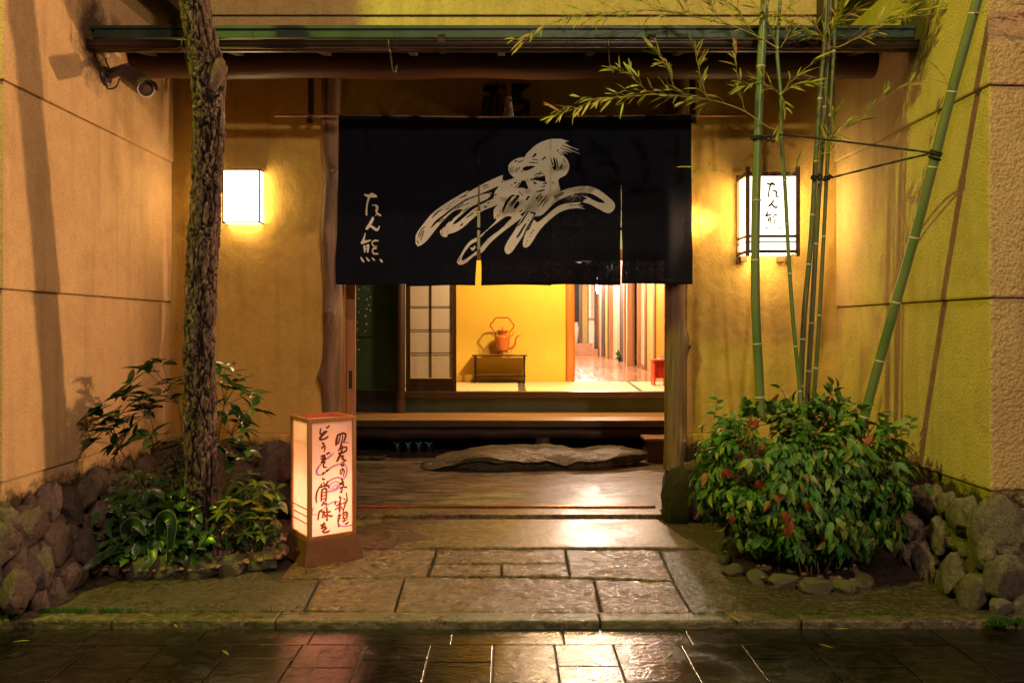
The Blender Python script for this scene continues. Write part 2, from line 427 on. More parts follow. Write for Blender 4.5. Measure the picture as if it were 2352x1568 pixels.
m_yell = leafmat('yellowing_leaf', [(0, (.06, .14, .02)), (.6, (.16, .20, .03)), (1, (.36, .20, .03))], 'object', .3, .5, .25)
m_strap = leafmat('strap_leaf', [(0, (.010, .032, .012)), (1, (.02, .06, .016))], 'object', .35, .4, .1)
m_bleaf = leafmat('bamboo_leaf', [(0, (.20, .32, .03)), (.5, (.46, .46, .06)), (.88, (.50, .40, .07)), (1, (.45, .2, .05))], 'object', .4, .4, .3)
m_redl = leafmat('red_leaf', [(0, (.26, .03, .015)), (.6, (.42, .08, .03)), (1, (.40, .20, .05))], 'object', .4, .4, .3)
m_culm = N('bamboo_culm'); m_culm.base(m_culm.mix(m_culm.ramp(m_culm.noise(2.2, 5, .6), [(.35, 0.0), (.65, 1.0)]), (.085, .15, .04), (.15, .18, .07))).rough(m_culm.ramp(m_culm.noise(20, 4, .6), [(.3, .28), (.7, .45)])); m_culm.bump(m_culm.noise(30, 4, .6, m_culm.map(1, 1, .05)), .15, .002); m_culm = m_culm.m
m_culmd = N('bamboo_culm_old'); m_culmd.base(m_culmd.mix(m_culmd.ramp(m_culmd.noise(5, 5, .6), [(.35, 0.0), (.65, 1.0)]), (.05, .085, .025), (.13, .12, .05))).rough(.4); m_culmd = m_culmd.m
m_node = plain('bamboo_node', (.50, .46, .34), .6)
m_stem = plain('twig', (.11, .085, .035), .7)
m_ystem = plain('bamboo_twig', (.32, .26, .07), .5)
m_moss = leafmat('moss', [(0, (.018, .06, .008)), (1, (.05, .12, .015))], 'island', .8, .2, .2)
# ================================================================== GROUND, ROAD, PATH
def structure(name, label=None):
    return thing(name, label, None, kind='structure')
gnd = MB().box(-14, 14, -6, 26, -.3, -.09).obj('ground', m_soil); gnd['kind'] = 'structure'
road = structure('road', 'wet dark granite lane in front of the restaurant')
bed = MB().box(-9, 9, -6, 4.09, -.088, -.045).obj('bedding', m_joint, road)
def paver(parent, x0, x1, y0, y1, zt, mat, nm='paver', g=.003, b=.004, th=.05, tilt=.0022):
    o = MB().box(x0 + g, x1 - g, y0 + g, y1 - g, zt - th, zt, b).obj(nm, mat, parent)
    c = Vector(((x0 + x1) / 2, (y0 + y1) / 2, zt))
    o.matrix_basis = Matrix.Translation(c) @ Matrix.Rotation(R.uniform(-tilt, tilt), 4, 'X') @ Matrix.Rotation(R.uniform(-tilt, tilt), 4, 'Y') @ Matrix.Translation(-c + Vector((0, 0, R.uniform(-.0015, .0015))))
    return o
# front course of wide pavers beside the kerb, then columns with staggered joints
x = -3.95
while x < 3.9:
    x2 = x + R.choice((.55, .62, .7)); paver(road, x, x2, 3.865, 4.075, -.036, m_road); x = x2
cols = [-3.45, -3.1, -2.72, -2.36, -2.0, -1.66, -1.33, -1.0, -.69, -.375, -.075, .22, .505, .83, 1.125, 1.45, 1.8, 2.15, 2.5, 2.86, 3.2]
for a, b_ in zip(cols[:-1], cols[1:]):
    y = 3.865; first = R.uniform(.12, .5)
    while y > 2.6:
        y2 = y - (first if first else R.choice((.42, .5, .58))); first = 0
        paver(road, a, b_, y2, y, -.036, m_road); y = y2
rd = MB().box(-9, 9, -6, 2.58, -.05, -.037).obj('paving_field', m_road, road)
# kerb
kerb = structure('kerb', 'low granite kerb along the lane')
ks = [gr(u, 1420).x for u in (-260, 635 - 375, 635, 1378, 1838, 2330, 2620)]
for a, b_ in zip(ks[:-1], ks[1:]):
    paver(kerb, a, b_, 4.085, 4.215, .001, m_kerb, 'kerb_stone', .003, .012, .09, .004)
# path of slabs
path = structure('path', 'wet granite slab path to the entrance')
MB().prism([gr(u, v)[:2] for u, v in ((560, 1190), (1512, 1190), (1610, 1408), (560, 1408))], -.088, -.022).obj('joint_bed', m_mortar, path)
def slab(pts, zt, mat, b=.010, name='paving_slab', th=.06):
    P = [gr(u, v, zt) for u, v in pts]
    c = sum(P, Vector()) / len(P)
    P = [c + (p - c) * (1 - .006 / max(.1, (p - c).length)) for p in P]
    # fine grid top for an uneven hewn surface
    o = MB().prism([(p.x, p.y) for p in P][::-1], zt - th, zt, b)
    if mat is not m_slab: return o.obj(name, mat, path)
    bm = bmesh.new(); vs = [bm.verts.new(v) for v in o.V]
    for f in o.F: bm.faces.new([vs[i] for i in f])
    bmesh.ops.triangulate(bm, faces=[f for f in bm.faces if f.calc_center_median().z > zt - 1e-4])
    for _ in range(9):
        es = [e for e in bm.edges if min(e.verts[0].co.z, e.verts[1].co.z) > zt - 1e-4 and e.calc_length() > .03]
        if not es: break
        bmesh.ops.subdivide_edges(bm, edges=es, cuts=1); bmesh.ops.triangulate(bm, faces=bm.faces[:])
    for v in bm.verts:
        if v.co.z > zt - 1e-4: v.co.z += .0032 * noise.noise(Vector((v.co.x * 16, v.co.y * 30, 3))) + .0042 * noise.noise(Vector((v.co.x * 38, v.co.y * 60, 7))) + .0025 * noise.noise(Vector((v.co.x * 3, v.co.y * 3, 1)))
    me = bpy.data.meshes.new(name); bm.to_mesh(me); bm.free(); me.materials.append(mat); me.polygons.foreach_set('use_smooth', [True] * len(me.polygons))
    return put(name, me, path)
slab([(560, 1191), (1512, 1191), (1608, 1256), (520, 1256)], .012, m_slabs, .012)
for pts in ([(700, 1261), (1003, 1261), (980, 1323), (640, 1327)], [(1003, 1261), (1298, 1261), (1302, 1293), (995, 1293)],
            [(994, 1295), (1151, 1295), (1152, 1321), (984, 1321)], [(1151, 1295), (1303, 1294), (1309, 1322), (1152, 1321)],
            [(1299, 1261), (1512, 1263), (1546, 1332), (1310, 1324)], [(735, 1329), (929, 1325), (905, 1404), (700, 1400)],
            [(929, 1324), (1364, 1328), (1380, 1407), (905, 1405)], [(1365, 1331), (1545, 1335), (1588, 1408), (1383, 1408)]):
    slab(pts, R.uniform(-.001, .003), m_slab, .009)
# threshold: stone sill and the metal track of the sliding door
thr = structure('threshold', 'stone door sill with a metal track')
MB().box(-1.30, 1.22, 6.28, 6.50, -.03, .030, .006).obj('sill_stone', m_slabs, thr)
MB().box(-1.28, 1.20, 6.515, 6.535, .02, .046, .002).obj('track', plain('copper_track', (.5, .22, .10), .25, .9), thr)
# aprons either side of the path
def blotch(poly, zt, mat, name, label, n=46, amp=.006):
    xs = [p[0] for p in poly]; ys = [p[1] for p in poly]
    V = []; Fc = []; idx = {}
    q = np.array(poly)
    def inside(x, y):
        c = False; j = len(q) - 1
        for i in range(len(q)):
            if (q[i, 1] > y) != (q[j, 1] > y) and x < (q[j, 0] - q[i, 0]) * (y - q[i, 1]) / (q[j, 1] - q[i, 1]) + q[i, 0]: c = not c
            j = i
        return c
    o = MB().prism(poly, -.088, zt, .012)
    bm = bmesh.new(); vs = [bm.verts.new(v) for v in o.V]
    for f in o.F: bm.faces.new([vs[i] for i in f])
    top = [f for f in bm.faces if f.calc_center_median().z > zt - 1e-4]
    bmesh.ops.triangulate(bm, faces=top)
    for _ in range(9):
        es = [e for e in bm.edges if min(e.verts[0].co.z, e.verts[1].co.z) > zt - 1e-3 and e.calc_length() > .026]
        if not es: break
        bmesh.ops.subdivide_edges(bm, edges=es, cuts=1); bmesh.ops.triangulate(bm, faces=bm.faces[:])
    for v in bm.verts:
        if v.co.z > zt - 1e-3: v.co.z += noise.fractal(Vector((v.co.x * 5, v.co.y * 5, 1)), 1, 2, 4) * amp + .0035 * noise.noise(Vector((v.co.x * 26, v.co.y * 26, 3))) + .0035 * noise.noise(Vector((v.co.x * 48, v.co.y * 48, 7)))
    me = bpy.data.meshes.new(name); bm.to_mesh(me); bm.free(); me.materials.append(mat)
    me.polygons.foreach_set('use_smooth', [True] * len(me.polygons))
    b = put(name, me); b['kind'] = 'structure'; b['label'] = label; return b
blotch([gr(u, v)[:2] for u, v in ((-120, 1404), (694, 1402), (730, 1329), (636, 1328), (520, 1258), (300, 1258), (60, 1330), (-160, 1400))][::-1], -.004, m_apron, 'concrete_apron', 'mossy concrete apron by the pine bed')
blotch([gr(u, v)[:2] for u, v in ((1593, 1408), (2500, 1408), (2300, 1258), (2000, 1150), (1540, 1150), (1515, 1192), (1612, 1256), (1518, 1264), (1550, 1333))][::-1], -.004, m_apron, 'concrete_apron', 'mossy concrete apron by the bamboo bed')

# ================================================================== STONES
def rock(seed, sub=3, rough=.34, flat=.72):
    bm = bmesh.new(); bmesh.ops.create_icosphere(bm, subdivisions=sub + 1 if rough > .3 else sub, radius=1)
    o = Vector((seed * 7.3, seed * 3.1, seed)); r_ = random.Random(seed)
    cuts = [(Vector((r_.gauss(0, 1), r_.gauss(0, 1), r_.gauss(0, 1))).normalized(), r_.uniform(.66, .92)) for _ in range(9)]
    for v in bm.verts:
        p = v.co.copy(); q = Vector([math.copysign(abs(c) ** flat, c) for c in p]); q *= 1 / max(.75, q.length ** .35)
        d = 1 + rough * noise.fractal(p * 1.0 + o, 1, 2, 3) + .10 * noise.fractal(p * 3.1 + o, .9, 2, 3) - .05 * abs(noise.noise(p * 2.3 + o)) 
        q = q * d
        if rough > .3:
            for n_, h_ in cuts:
                e_ = q.dot(n_) - h_
                if e_ > 0: q -= n_ * e_ * .82
            q *= 1 + .035 * noise.fractal(p * 6 + o, .8, 2, 4) + .014 * noise.noise(p * 17 + o)
        v.co = q
    me = bpy.data.meshes.new('rock'); bm.to_mesh(me); bm.free()
    me.polygons.foreach_set('use_smooth', [True] * len(me.polygons)); return me
ROCK = [rock(i + 1) for i in range(9)]
def rocks(mat):
    out = []
    for me in ROCK: m2 = me.copy(); m2.materials.append(mat); out.append(m2)
    return out
def pack(w_, h_, rmax, rmin, tries=9000, seed=1):
    rr = random.Random(seed); C = []
    for k in range(tries):
        r = rmax * (rmin / rmax) ** ((k / tries) ** .8); x = rr.uniform(0, w_); y = rr.uniform(r * .55, h_ - r * .55)
        if all((x - a) ** 2 + (y - b) ** 2 > ((r + c) * .86) ** 2 for a, b, c in C): C.append((x, y, r))
    return C
def rubble(parent, o, ux, out, w_, h_, rmax, rmin, batter, meshes, seed, depth=.7, slant=0):
    """stones packed over a face that starts at o, runs along ux, faces out"""
    rr = random.Random(seed); o = Vector(o); ux = Vector(ux); out = Vector(out)
    for x, z, r in pack(w_, h_, rmax, rmin, seed=seed):
        c = o + ux * x + out * (batter * (1 - z / h_) + r * .12) + Vector((0, 0, z))
        rx = r * rr.uniform(1.0, 1.22); rz = r * rr.uniform(.95, 1.2)
        B = Matrix((ux, out, Vector((0, 0, 1)))).transposed().to_4x4()
        M = Matrix.Translation(c) @ B @ Matrix.Rotation(rr.uniform(-.5, .5), 4, 'Y') @ Matrix.Diagonal((rx, r * depth, rz, 1)) @ Matrix.Rotation(rr.uniform(-.4, .4), 4, 'Z')
        put('stone', meshes[rr.randrange(9)], parent, M)
RB, RP, RE = rocks(m_rockb), rocks(m_rocky), rocks(m_edge)

# ================================================================== SIDE WALLS
TOPZ = 6.4
wl = thing('side_wall', 'tan roughcast wall with the security camera and pine shadow, on brown rubble stones', 'wall', (-3.5, 5.2, 0))
XL, YL = -2.669, 4.196
for z0, z1, dx in ((.50, .682, -.012), (.684, 1.703, 0.0), (1.705, 2.797, .014), (2.799, TOPZ, .028)):
    MB().prism([(-6.2, YL - dx), (XL + dx, YL - dx), (XL + dx, 6.40), (-6.2, 6.40)], z0, z1, .008).obj('stucco_panel', m_wallL, wl)
MB().prism([(-6.2, YL), (XL - .03, YL), (XL - .03, 6.40), (-6.2, 6.40)], -.06, .50).obj('mortar', m_mortar, wl)
rubble(wl, (XL - .01, 4.12, 0), (0, 1, 0), (1, 0, 0), 2.15, .55, .115, .04, .17, RB, 11)
rubble(wl, (-4.2, YL - .03, 0), (1, 0, 0), (0, -1, 0), 1.55, .55, .12, .045, .05, RB, 12)
wr = thing('side_wall', 'yellowish roughcast wall beside the bamboo, on rounded grey stones', 'wall', (3.4, 5.2, 0))
XR, YR = 2.592, 4.287
for z0, z1, dx in ((.46, .62, -.012), (.622, 1.66, 0.0), (1.662, 2.80, .014), (2.802, TOPZ, .028)):
    MB().prism([(XR - dx, 6.40), (XR - dx, YR - dx), (6.2, YR + .30 - dx), (6.2, 6.40)], z0, z1, .012).obj('stucco_panel', [m_wallR, m_wallF], wr); fm_ = wr.children[-1].data
    for pl_ in fm_.polygons:
        if pl_.normal.y < -.8: pl_.material_index = 1
MB().prism([(XR + .03, 6.40), (XR + .03, YR + .04), (6.2, YR + .36), (6.2, 6.40)], -.06, .46).obj('mortar', m_mortar, wr)
rubble(wr, (XR + .02, 6.3, 0), (0, -1, 0), (-1, 0, 0), 2.0, .50, .115, .045, .10, RP, 21)
rubble(wr, (XR - .02, YR - .01, 0), (1, .08, 0), (.0, -1, 0), 1.5, .50, .13, .045, .10, RP, 22)

# ================================================================== RESTAURANT BUILDING
YF = 6.27
bd = thing('restaurant_building', 'ochre plastered restaurant front with log posts, dark eave and open doorway', 'building', (0, 6.4, 0))
def facade(x0, x1, z0, z1, name='wall_panel', mat=None, y=YF, th=.14, b=.006): return MB().box(x0, x1, y, y + th, z0, z1, b).obj(name, mat or m_fac, bd)
facade(XL - .02, -1.43, .672, 3.93); facade(XL - .02, -1.43, .50, .67, 'wall_base', y=YF - .015)
facade(1.40, XR + .02, .672, 3.93); facade(1.40, XR + .02, .40, .67, 'wall_base', y=YF - .015)
facade(-1.43, 1.40, 2.74, 3.93, 'wall_panel')
facade(XL + .03, XR - .03, 3.70, 3.938, 'upper_wall_panel', m_upper, y=6.245, th=.02)
facade(XL + .03, XR - .03, 3.945, TOPZ, 'upper_wall_panel', m_upper, y=6.225, th=.04)
MB().box(-1.43, 1.40, 6.25, 6.45, 2.62, 2.735, .006).obj('door_lintel', m_darkx, bd)
MB().box(XL, -1.40, 6.28, 6.40, 0, .50).obj('mortar', m_mortar, bd); MB().box(1.40, XR, 6.28, 6.40, 0, .42).obj('mortar', m_mortar, bd)
rubble(bd, (-2.70, 6.27, 0), (1, 0, 0), (0, -1, 0), 1.28, .56, .19, .06, .05, RB, 31)
rubble(bd, (1.42, 6.27, 0), (1, 0, 0), (0, -1, 0), 1.15, .44, .16, .06, .03, RB, 32)
# crooked log posts with knots, each on a rock
def post(P, r, knots, nm='post', seed=0, rr=None):
    pts = catmull([tuple(p) for p in P], 14); Z = [p[2] for p in pts]
    def dist(t, a, p):
        d = .006 * noise.noise(Vector((math.cos(a) * 1.2, math.sin(a) * 1.2, p.z * 1.3 + seed))) + .008 * math.sin(3 * a + p.z * .9 + seed) * .5
        for kz, ka, kr in knots:
            da = (a - ka + PI) % (2 * PI) - PI; g = (da * r / (kr * 1.1)) ** 2 + ((p.z - kz) / (kr * 1.9)) ** 2
            d += kr * .75 * math.exp(-g)
        return d
    o = MB().tube(pts, [r * (1 + .25 * max(0, .35 - p[2])) for p in pts], 28, True, dist).obj(nm, m_log, bd)
    for kz, ka, kr in knots:
        i = min(range(len(Z)), key=lambda q: abs(Z[q] - kz)); c = Vector(pts[i])
        d = Vector((math.sin(ka), -math.cos(ka), 0))
        MB().tube([c + d * r * .7, c + d * (r + kr * .55), c + d * (r + kr * .8)], [kr * .8, kr * .72, kr * .35], 12).obj('knot', m_log, o)
    return o
Yp = 6.25
post([at(775, 1150, Yp), at(768, 1040, Yp), at(760, 900, Yp), at(766, 720, Yp), at(757, 540, Yp), at(764, 420, Yp), at(759, 300, Yp), at(761, 120, Yp)], .073,
     [(2.72, .35, .035), (2.22, -.25, .03), (1.60, -.05, .055), (1.12, -1.3, .045)], seed=1)
post([at(1546, 1078, Yp), at(1550, 980, Yp), at(1552, 760, Yp), at(1551, 560, Yp), at(1552, 300, Yp), at(1560, 120, Yp)], .078,
     [(1.38, 1.15, .055), (.62, .75, .04), (1.85, -.3, .02)], seed=5)
for (u0, u1, vt) in ((735, 800, 1150), (1516, 1590, 1072)):
    c = at((u0 + u1) / 2, 1130, Yp); h = at(0, vt, Yp).z
    m2 = rock(40 + u0, 3, .12, .55); m2.materials.append(m_pbase)
    put('post_base_stone', m2, bd, Matrix.Translation((c.x, 6.21, h / 2 - .01)) @ Matrix.Diagonal((.125, .13, h / 2 + .03, 1)))
# transom window over the door
tr = MB().box(-1.35, 1.32, 6.36, 6.38, 2.28, 2.30).obj('transom_rail', m_darkx, bd)
for sx in (-1.31, -.45, .42, 1.29): MB().box(sx - .015, sx + .015, 6.345, 6.375, 2.302, 2.618).obj('transom_bar', m_darkz, bd)
# sliding door pushed left, jambs
dr = thing('sliding_door', 'brown wooden sliding door with glass, slid open beside the crooked post', 'door', (-1.25, 6.45, .04))
x0, x1 = at(797, 0, 6.46).x, at(817, 0, 6.46).x
MB().box(x0, x1, 6.44, 6.478, .045, 2.27, .004).obj('stile', m_doorw, dr)
xa = -2.2
MB().box(xa, xa + .07, 6.44, 6.478, .045, 2.27, .004).obj('stile', m_doorw, dr)
for z0, z1 in ((.046, .2), (.78, .80), (1.55, 1.57), (2.2, 2.27)): MB().box(xa + .071, x0 - .001, 6.446, 6.472, z0, z1).obj('rail', m_doorw, dr)
MB().box(xa + .072, x0 - .002, 6.457, 6.461, .201, 2.199).obj('glass', m_glass, dr)
pz0, pz1 = at(0, 892, 6.44).z, at(0, 851, 6.44).z
MB().box(at(801, 0, 6.44).x, at(809, 0, 6.44).x, 6.4375, 6.4395, pz0, pz1).obj('pull', m_dark, dr)
MB().box(at(779, 0, 6.42).x, at(795, 0, 6.42).x, 6.34, 6.43, .04, 2.6, .004).obj('door_jamb', m_doorw, bd)
MB().box(at(1526, 0, 6.42).x, at(1534, 0, 6.42).x, 6.34, 6.43, .04, 2.6, .004).obj('door_jamb', m_deck, bd)
# eave: gutter, copper edge, roof sheet, soffit, rafters, log beam
YG = 5.02
zc = at(0, 106, YG).z
V = []; Fc = []
gx = [XL + .03, XR - .03]
g = MB()
for k in range(15):
    a = PI + PI * k / 14
    for x in gx: V.append((x, YG + .05 * math.cos(a), zc + .015 + .055 * math.sin(a)))
for k in range(14): Fc.append((2 * k, 2 * k + 2, 2 * k + 3, 2 * k + 1))
g.add(V, Fc, True); g.tube([(gx[0], YG - .05, zc + .018), (gx[1], YG - .05, zc + .018)], .007, 8)
g.box(gx[0], gx[0] + .004, YG - .05, YG + .05, zc - .04, zc + .015); g.box(gx[1] - .004, gx[1], YG - .05, YG + .05, zc - .04, zc + .015)
g.tube([(gx[0], YG - .045, zc - .028), (gx[1], YG - .045, zc - .028)], .005, 6)
go = g.obj('gutter', m_gutter, bd)
for jx in (-.42, .9):
    MB().tube([(jx - .02, YG, zc + .012), (jx + .02, YG, zc + .012)], .059, 20, False).obj('gutter_joint', m_gutter, go)
for u in (418, 893, 1398):
    p = at(u, 122, YG - .06)
    hk = catmull([(p.x, YG - .055, zc + .02), (p.x, YG - .062, zc - .03), (p.x + .005, YG - .03, zc - .055), (p.x + .012, YG - .02, zc - .12), (p.x + .02, YG - .02, zc - .165), (p.x + .035, YG - .02, zc - .17), (p.x + .045, YG - .02, zc - .13)], 5)
    MB().tube(hk, .0055, 8).obj('gutter_hook', m_iron, bd)
z0 = zc + .055; z1 = z0 + .052
sx = [-2.62, -1.62, -.72, .13, 1.0, 1.85, 2.56]
for a, b_ in zip(sx[:-1], sx[1:]): MB().box(a, b_ - .002, YG + .005, YG + .05, z0, z1, .003).obj('copper_edge', m_copper, bd)
V = [(x, y, z) for x in (XL + .035, XR - .035) for y, z in ((YG - .005, z1 + .002), (6.22, z1 + .30), (6.22, z1 + .33), (YG - .005, z1 + .022))]
MB().add(V, [(0, 1, 2, 3), (7, 6, 5, 4), (0, 4, 5, 1), (1, 5, 6, 2), (2, 6, 7, 3), (3, 7, 4, 0)]).obj('roof', m_copper, bd)
V = [(x, y, z) for x in (XL + .04, XR - .04) for y, z in ((YG + .06, z0 + .02), (6.24, z0 + .30), (6.24, z0 + .32), (YG + .06, z0 + .04))]
MB().add(V, [(0, 1, 2, 3), (7, 6, 5, 4), (0, 4, 5, 1), (1, 5, 6, 2), (2, 6, 7, 3), (3, 7, 4, 0)]).obj('soffit', m_darky, bd)
for i in range(9):
    x = -2.45 + i * .60
    V = [(xx, y, z) for xx in (x - .025, x + .025) for y, z in ((YG + .08, z0 - .05), (6.24, z0 + .22), (6.24, z0 + .29), (YG + .08, z0 + .015))]
    MB().add(V, [(0, 1, 2, 3), (7, 6, 5, 4), (0, 4, 5, 1), (1, 5, 6, 2), (2, 6, 7, 3), (3, 7, 4, 0)]).obj('rafter', m_darky, bd)
zb = at(0, 178, 5.6).z + .10
MB().tube([(XL + .03 + i * (XR - XL - .06) / 24, 5.62 + .008 * math.sin(i), zb + .006 * math.sin(i * 1.3)) for i in range(25)], .10, 24).obj('log_beam', m_logx, bd)
for sx_ in (-1, 1):
    x = XL + .16 if sx_ < 0 else XR - .14
    MB().box(x - .05, x + .05, 4.4, 6.22, 3.86, 4.06, .006).obj('eave_beam', m_darky, bd)
MB().tube([(XL + .16, 5.35, 4.07), (XL + .16, 5.35, 5.2)], .03, 12).obj('downpipe', m_gutter, bd)
# hangers for the curtain pole
YN = 6.13
for u in (714, 1591):
    p = at(u, 287, YN); zt = 3.55
    mbx = MB().box(p.x - .019, p.x + .019, YN - .012, YN + .03, p.z + .02, zt, .003)
    mbx.box(p.x - .019, p.x + .019, YN - .05, YN - .012, p.z, p.z + .045, .004)
    mbx.obj('pole_hanger', m_darkz, bd)

# ================================================================== INTERIOR SHELL
ef = MB().box(-2.3, 2.3, 6.50, 9.96, -.06, .018).obj('entrance_floor', m_doma); ef['kind'] = 'structure'; ef['label'] = 'smooth plastered entrance floor inside the door'
def inner(name, x0, x1, y0, y1, z0, z1, mat, b=0): return MB().box(x0, x1, y0, y1, z0, z1, b).obj(name, mat, bd)
inner('inner_wall', -2.36, -2.30, 6.42, 10.1, 0, 2.95, m_green)
inner('inner_wall', 2.30, 2.36, 6.42, 10.1, 0, 2.95, m_ochre)
inner('ceiling', -2.36, 2.36, 6.42, 9.98, 2.96, 3.04, m_darkx)
xg = at(905, 0, 10.0).x
inner('inner_wall', -2.30, xg, 10.0, 10.06, .72, 2.95, m_green)
inner('wainscot', -2.30, xg, 9.985, 10.05, .0, .715, m_dark)
inner('wall_rail', -2.30, xg, 9.988, 9.999, 1.39, 1.41, m_green)
MB().tube([(at(918, 0, 9.97).x, 9.97, z) for z in (.3, .8, 1.6, 2.3, 2.95)], [.07, .068, .07, .066, .068], 18).obj('inner_post', m_darkz, bd)
xs0 = at(926, 0, 10).x
inner('step_riser', xs0, 2.3, 10.02, 10.06, .44, .618, m_green2)
inner('sill_beam', xs0 - .02, 2.3, 9.96, 10.10, .62, .699, m_sill, .005)
inner('underfloor_wall', -2.3, 2.3, 9.90, 9.96, .0, .38, m_dark)
inner('inner_lintel', -2.3, 2.3, 9.99, 10.09, 2.35, 2.48, m_darkx)
inner('inner_wall', -2.3, 2.3, 10.0, 10.08, 2.482, 2.95, m_green2)
# tatami room
tf = structure('tatami_floor', 'straw mat floor of the raised room')
MB().box(-2.3, 3.2, 10.10, 11.86, .60, .655).obj('floor_base', m_dark, tf)
def tatami(poly, bord):
    o = MB().prism(poly, .656, .70, .004).obj('tatami_mat', m_tatami, tf)
    for b_ in bord: MB().prism(b_, .7005, .7025).obj('border', m_cloth, o)
xb0, xb1 = at(1192, 0, 10.2).x, at(1209, 0, 10.2).x
xc0, xc1 = at(1471, 0, 10.11).x, at(1486, 0, 10.11).x; xd0, xd1 = at(1437, 0, 11.85).x, at(1447, 0, 11.85).x
tatami([(-1.4, 10.11), (xb0 + .04, 10.11), (xb0 + .055, 11.845), (-1.4, 11.845)], [[(xb0 - .01, 10.112), (xb0 + .04, 10.112), (xb0 + .05, 11.843), (xb0, 11.843)]])
tatami([(xb0 + .042, 10.11), (xc0 + .03, 10.11), (xd0 + .05, 11.845), (xb0 + .057, 11.845)], [[(xb0 + .043, 10.112), (xb0 + .09, 10.112), (xb0 + .10, 11.843), (xb0 + .058, 11.843)], [(xc0 - .02, 10.112), (xc0 + .03, 10.112), (xd0 + .05, 11.843), (xd0 + .005, 11.843)]])
tatami([(xc0 + .032, 10.11), (3.1, 10.11), (3.1, 11.845), (xd0 + .052, 11.845)], [])
ye = 11.86
xw0, xw1 = -2.3, at(1299, 0, ye).x
inner('back_wall', xw0, xw1, ye, ye + .12, .65, 3.1, m_yellow)
xp0, xp1 = at(1299, 0, ye - .03).x, at(1321, 0, ye - .03).x
pp = MB().tube([((xp0 + xp1) / 2 + .004 * math.sin(i), ye + .04, .70 + i * .3) for i in range(9)], (xp1 - xp0) / 2, 18).obj('room_post', m_orange, bd)
inner('back_wall', 2.73, 3.27, ye, ye + .12, .65, 3.1, m_ochre)
inner('ceiling', -2.36, 3.3, 10.09, 11.98, 3.11, 3.2, m_deck)
inner('side_partition', 3.2, 3.26, 10.05, 11.9, .6, 3.1, m_ochre)
inner('side_partition', -2.36, -2.30, 10.09, 12, .6, 3.1, m_ochre)
# corridor
cf = structure('corridor_floor', 'polished board floor of the long corridor')
x = .80; 
for i in range(16):
    x2 = x + .119; MB().box(x, x2 - .002, 11.99, 26.5, .64, .699 + R.uniform(-.0006, .0006), .002).obj('floor_board', m_floorw, cf); x = x2
MB().box(xp1 - .05, 3.3, 11.862, 11.985, .64, .6995, .002).obj('floor_board', m_floorw, cf)
inner('corridor_wall', .72, .78, 11.99, 26.6, .6, 3.3, m_ochre)
inner('corridor_ceiling', .7, 4.4, 11.99, 26.6, 3.3, 3.38, m_white)
XC = 2.62
def cw(ua, ub, name, mat, x=XC, th=.10, z0=.70, z1=3.29):
    ya, yb = x * F / (ub - 1168.7), x * F / (ua - 1168.7)
    return inner(name, x, x + th, ya, yb, z0, z1, mat, .004)
mw1 = wood('corridor_wood_a', (.28, .12, .05), (.42, .2, .09), 'z', .4, 6, .1); mw2 = wood('corridor_wood_b', (.13, .06, .035), (.22, .11, .06), 'z', .45, 6, .2)
mw3 = plain('pink_plaster', (.78, .55, .42), .6); mor = plain('orange_panel', (.70, .30, .03), .45); mst = stone('pillar_bark', (.10, .06, .045), (.18, .11, .085), None, 14, .6, .8)
cw(1504.6, 1560, 'corridor_panel', mor); cw(1500.6, 1504.2, 'corridor_post', mw2, XC - .02); cw(1484, 1500.2, 'corridor_panel', m_ochre)
cw(1479.6, 1483.6, 'corridor_post', mw2, XC - .02); cw(1467, 1479.2, 'corridor_panel', m_white, XC + .03, .03); cw(1467, 1479.2, 'corridor_skirting', mw1, XC - .005, .035, .70, .78)
cw(1462.5, 1466.6, 'corridor_post', mw1, XC - .02)
MB().tube([(XC - .05, 16.75, z) for z in (.70, 1.4, 2.2, 3.29)], [.085, .08, .078, .075], 16).obj('corridor_post', mw1, bd)
cw(1431.5, 1440, 'corridor_panel', m_white, XC + .03, .03); cw(1431.8, 1434, 'corridor_post', mw1, XC - .01)
cw(1417.6, 1431, 'corridor_pillar', mst, XC + .04); cw(1408.6, 1417.2, 'corridor_panel', mw3, XC - .02); cw(1400, 1408.2, 'corridor_post', mw1)
cw(1389, 1399.6, 'corridor_panel', m_ochre); cw(1395, 1398, 'corridor_post', mw2, XC - .015, .012); cw(1381, 1388.6, 'corridor_pillar', mst, XC - .02); cw(1374, 1380.6, 'corridor_post', mw3); cw(1365, 1373.6, 'corridor_post', mw2, XC - .04)
inner('garden_wall', 3.9, 3.96, 15, 24, .3, 3.3, m_white)
# far end: two steps, pale wall, ochre wall, dark opening
st = thing('corridor_steps', 'two low wooden steps at the far end of the corridor', 'steps', (2.1, 23.1, .7))
MB().box(1.50, 2.56, 22.9, 23.4, .70, .885, .004).obj('step', m_floorw, st); MB().box(1.50, 2.46, 23.3, 25.6, .70, 1.04, .004).obj('step', m_floorw, st)
Ye = 25.0
def fe(a, b_, name, mat, z0=1.04, z1=3.29, y=Ye): return inner(name, (1286.3 + a * .16407 - 1168.7) / F * y, (1286.3 + b_ * .16407 - 1168.7) / F * y, y, y + .1, z0, z1, mat)
fe(-300, 200, 'end_wall', m_dark); fe(200, 250, 'end_wall', m_dark, y=25.3); fe(262, 312, 'end_post', mw2); fe(314, 384, 'end_wall', m_ochre); fe(386, 400, 'end_post', mw1); fe(402, 478, 'end_wall', m_white, .7, y=24.4)
fe(401, 479, 'end_rail', mw1, 1.73, 1.80, 24.37); 
for a in (440, 458): fe(a, a + 6, 'end_post', mw1, 1.81, 3.29, 24.36)
inner('end_wall', .7, 4.4, 26.5, 26.6, .5, 3.38, m_ochre)
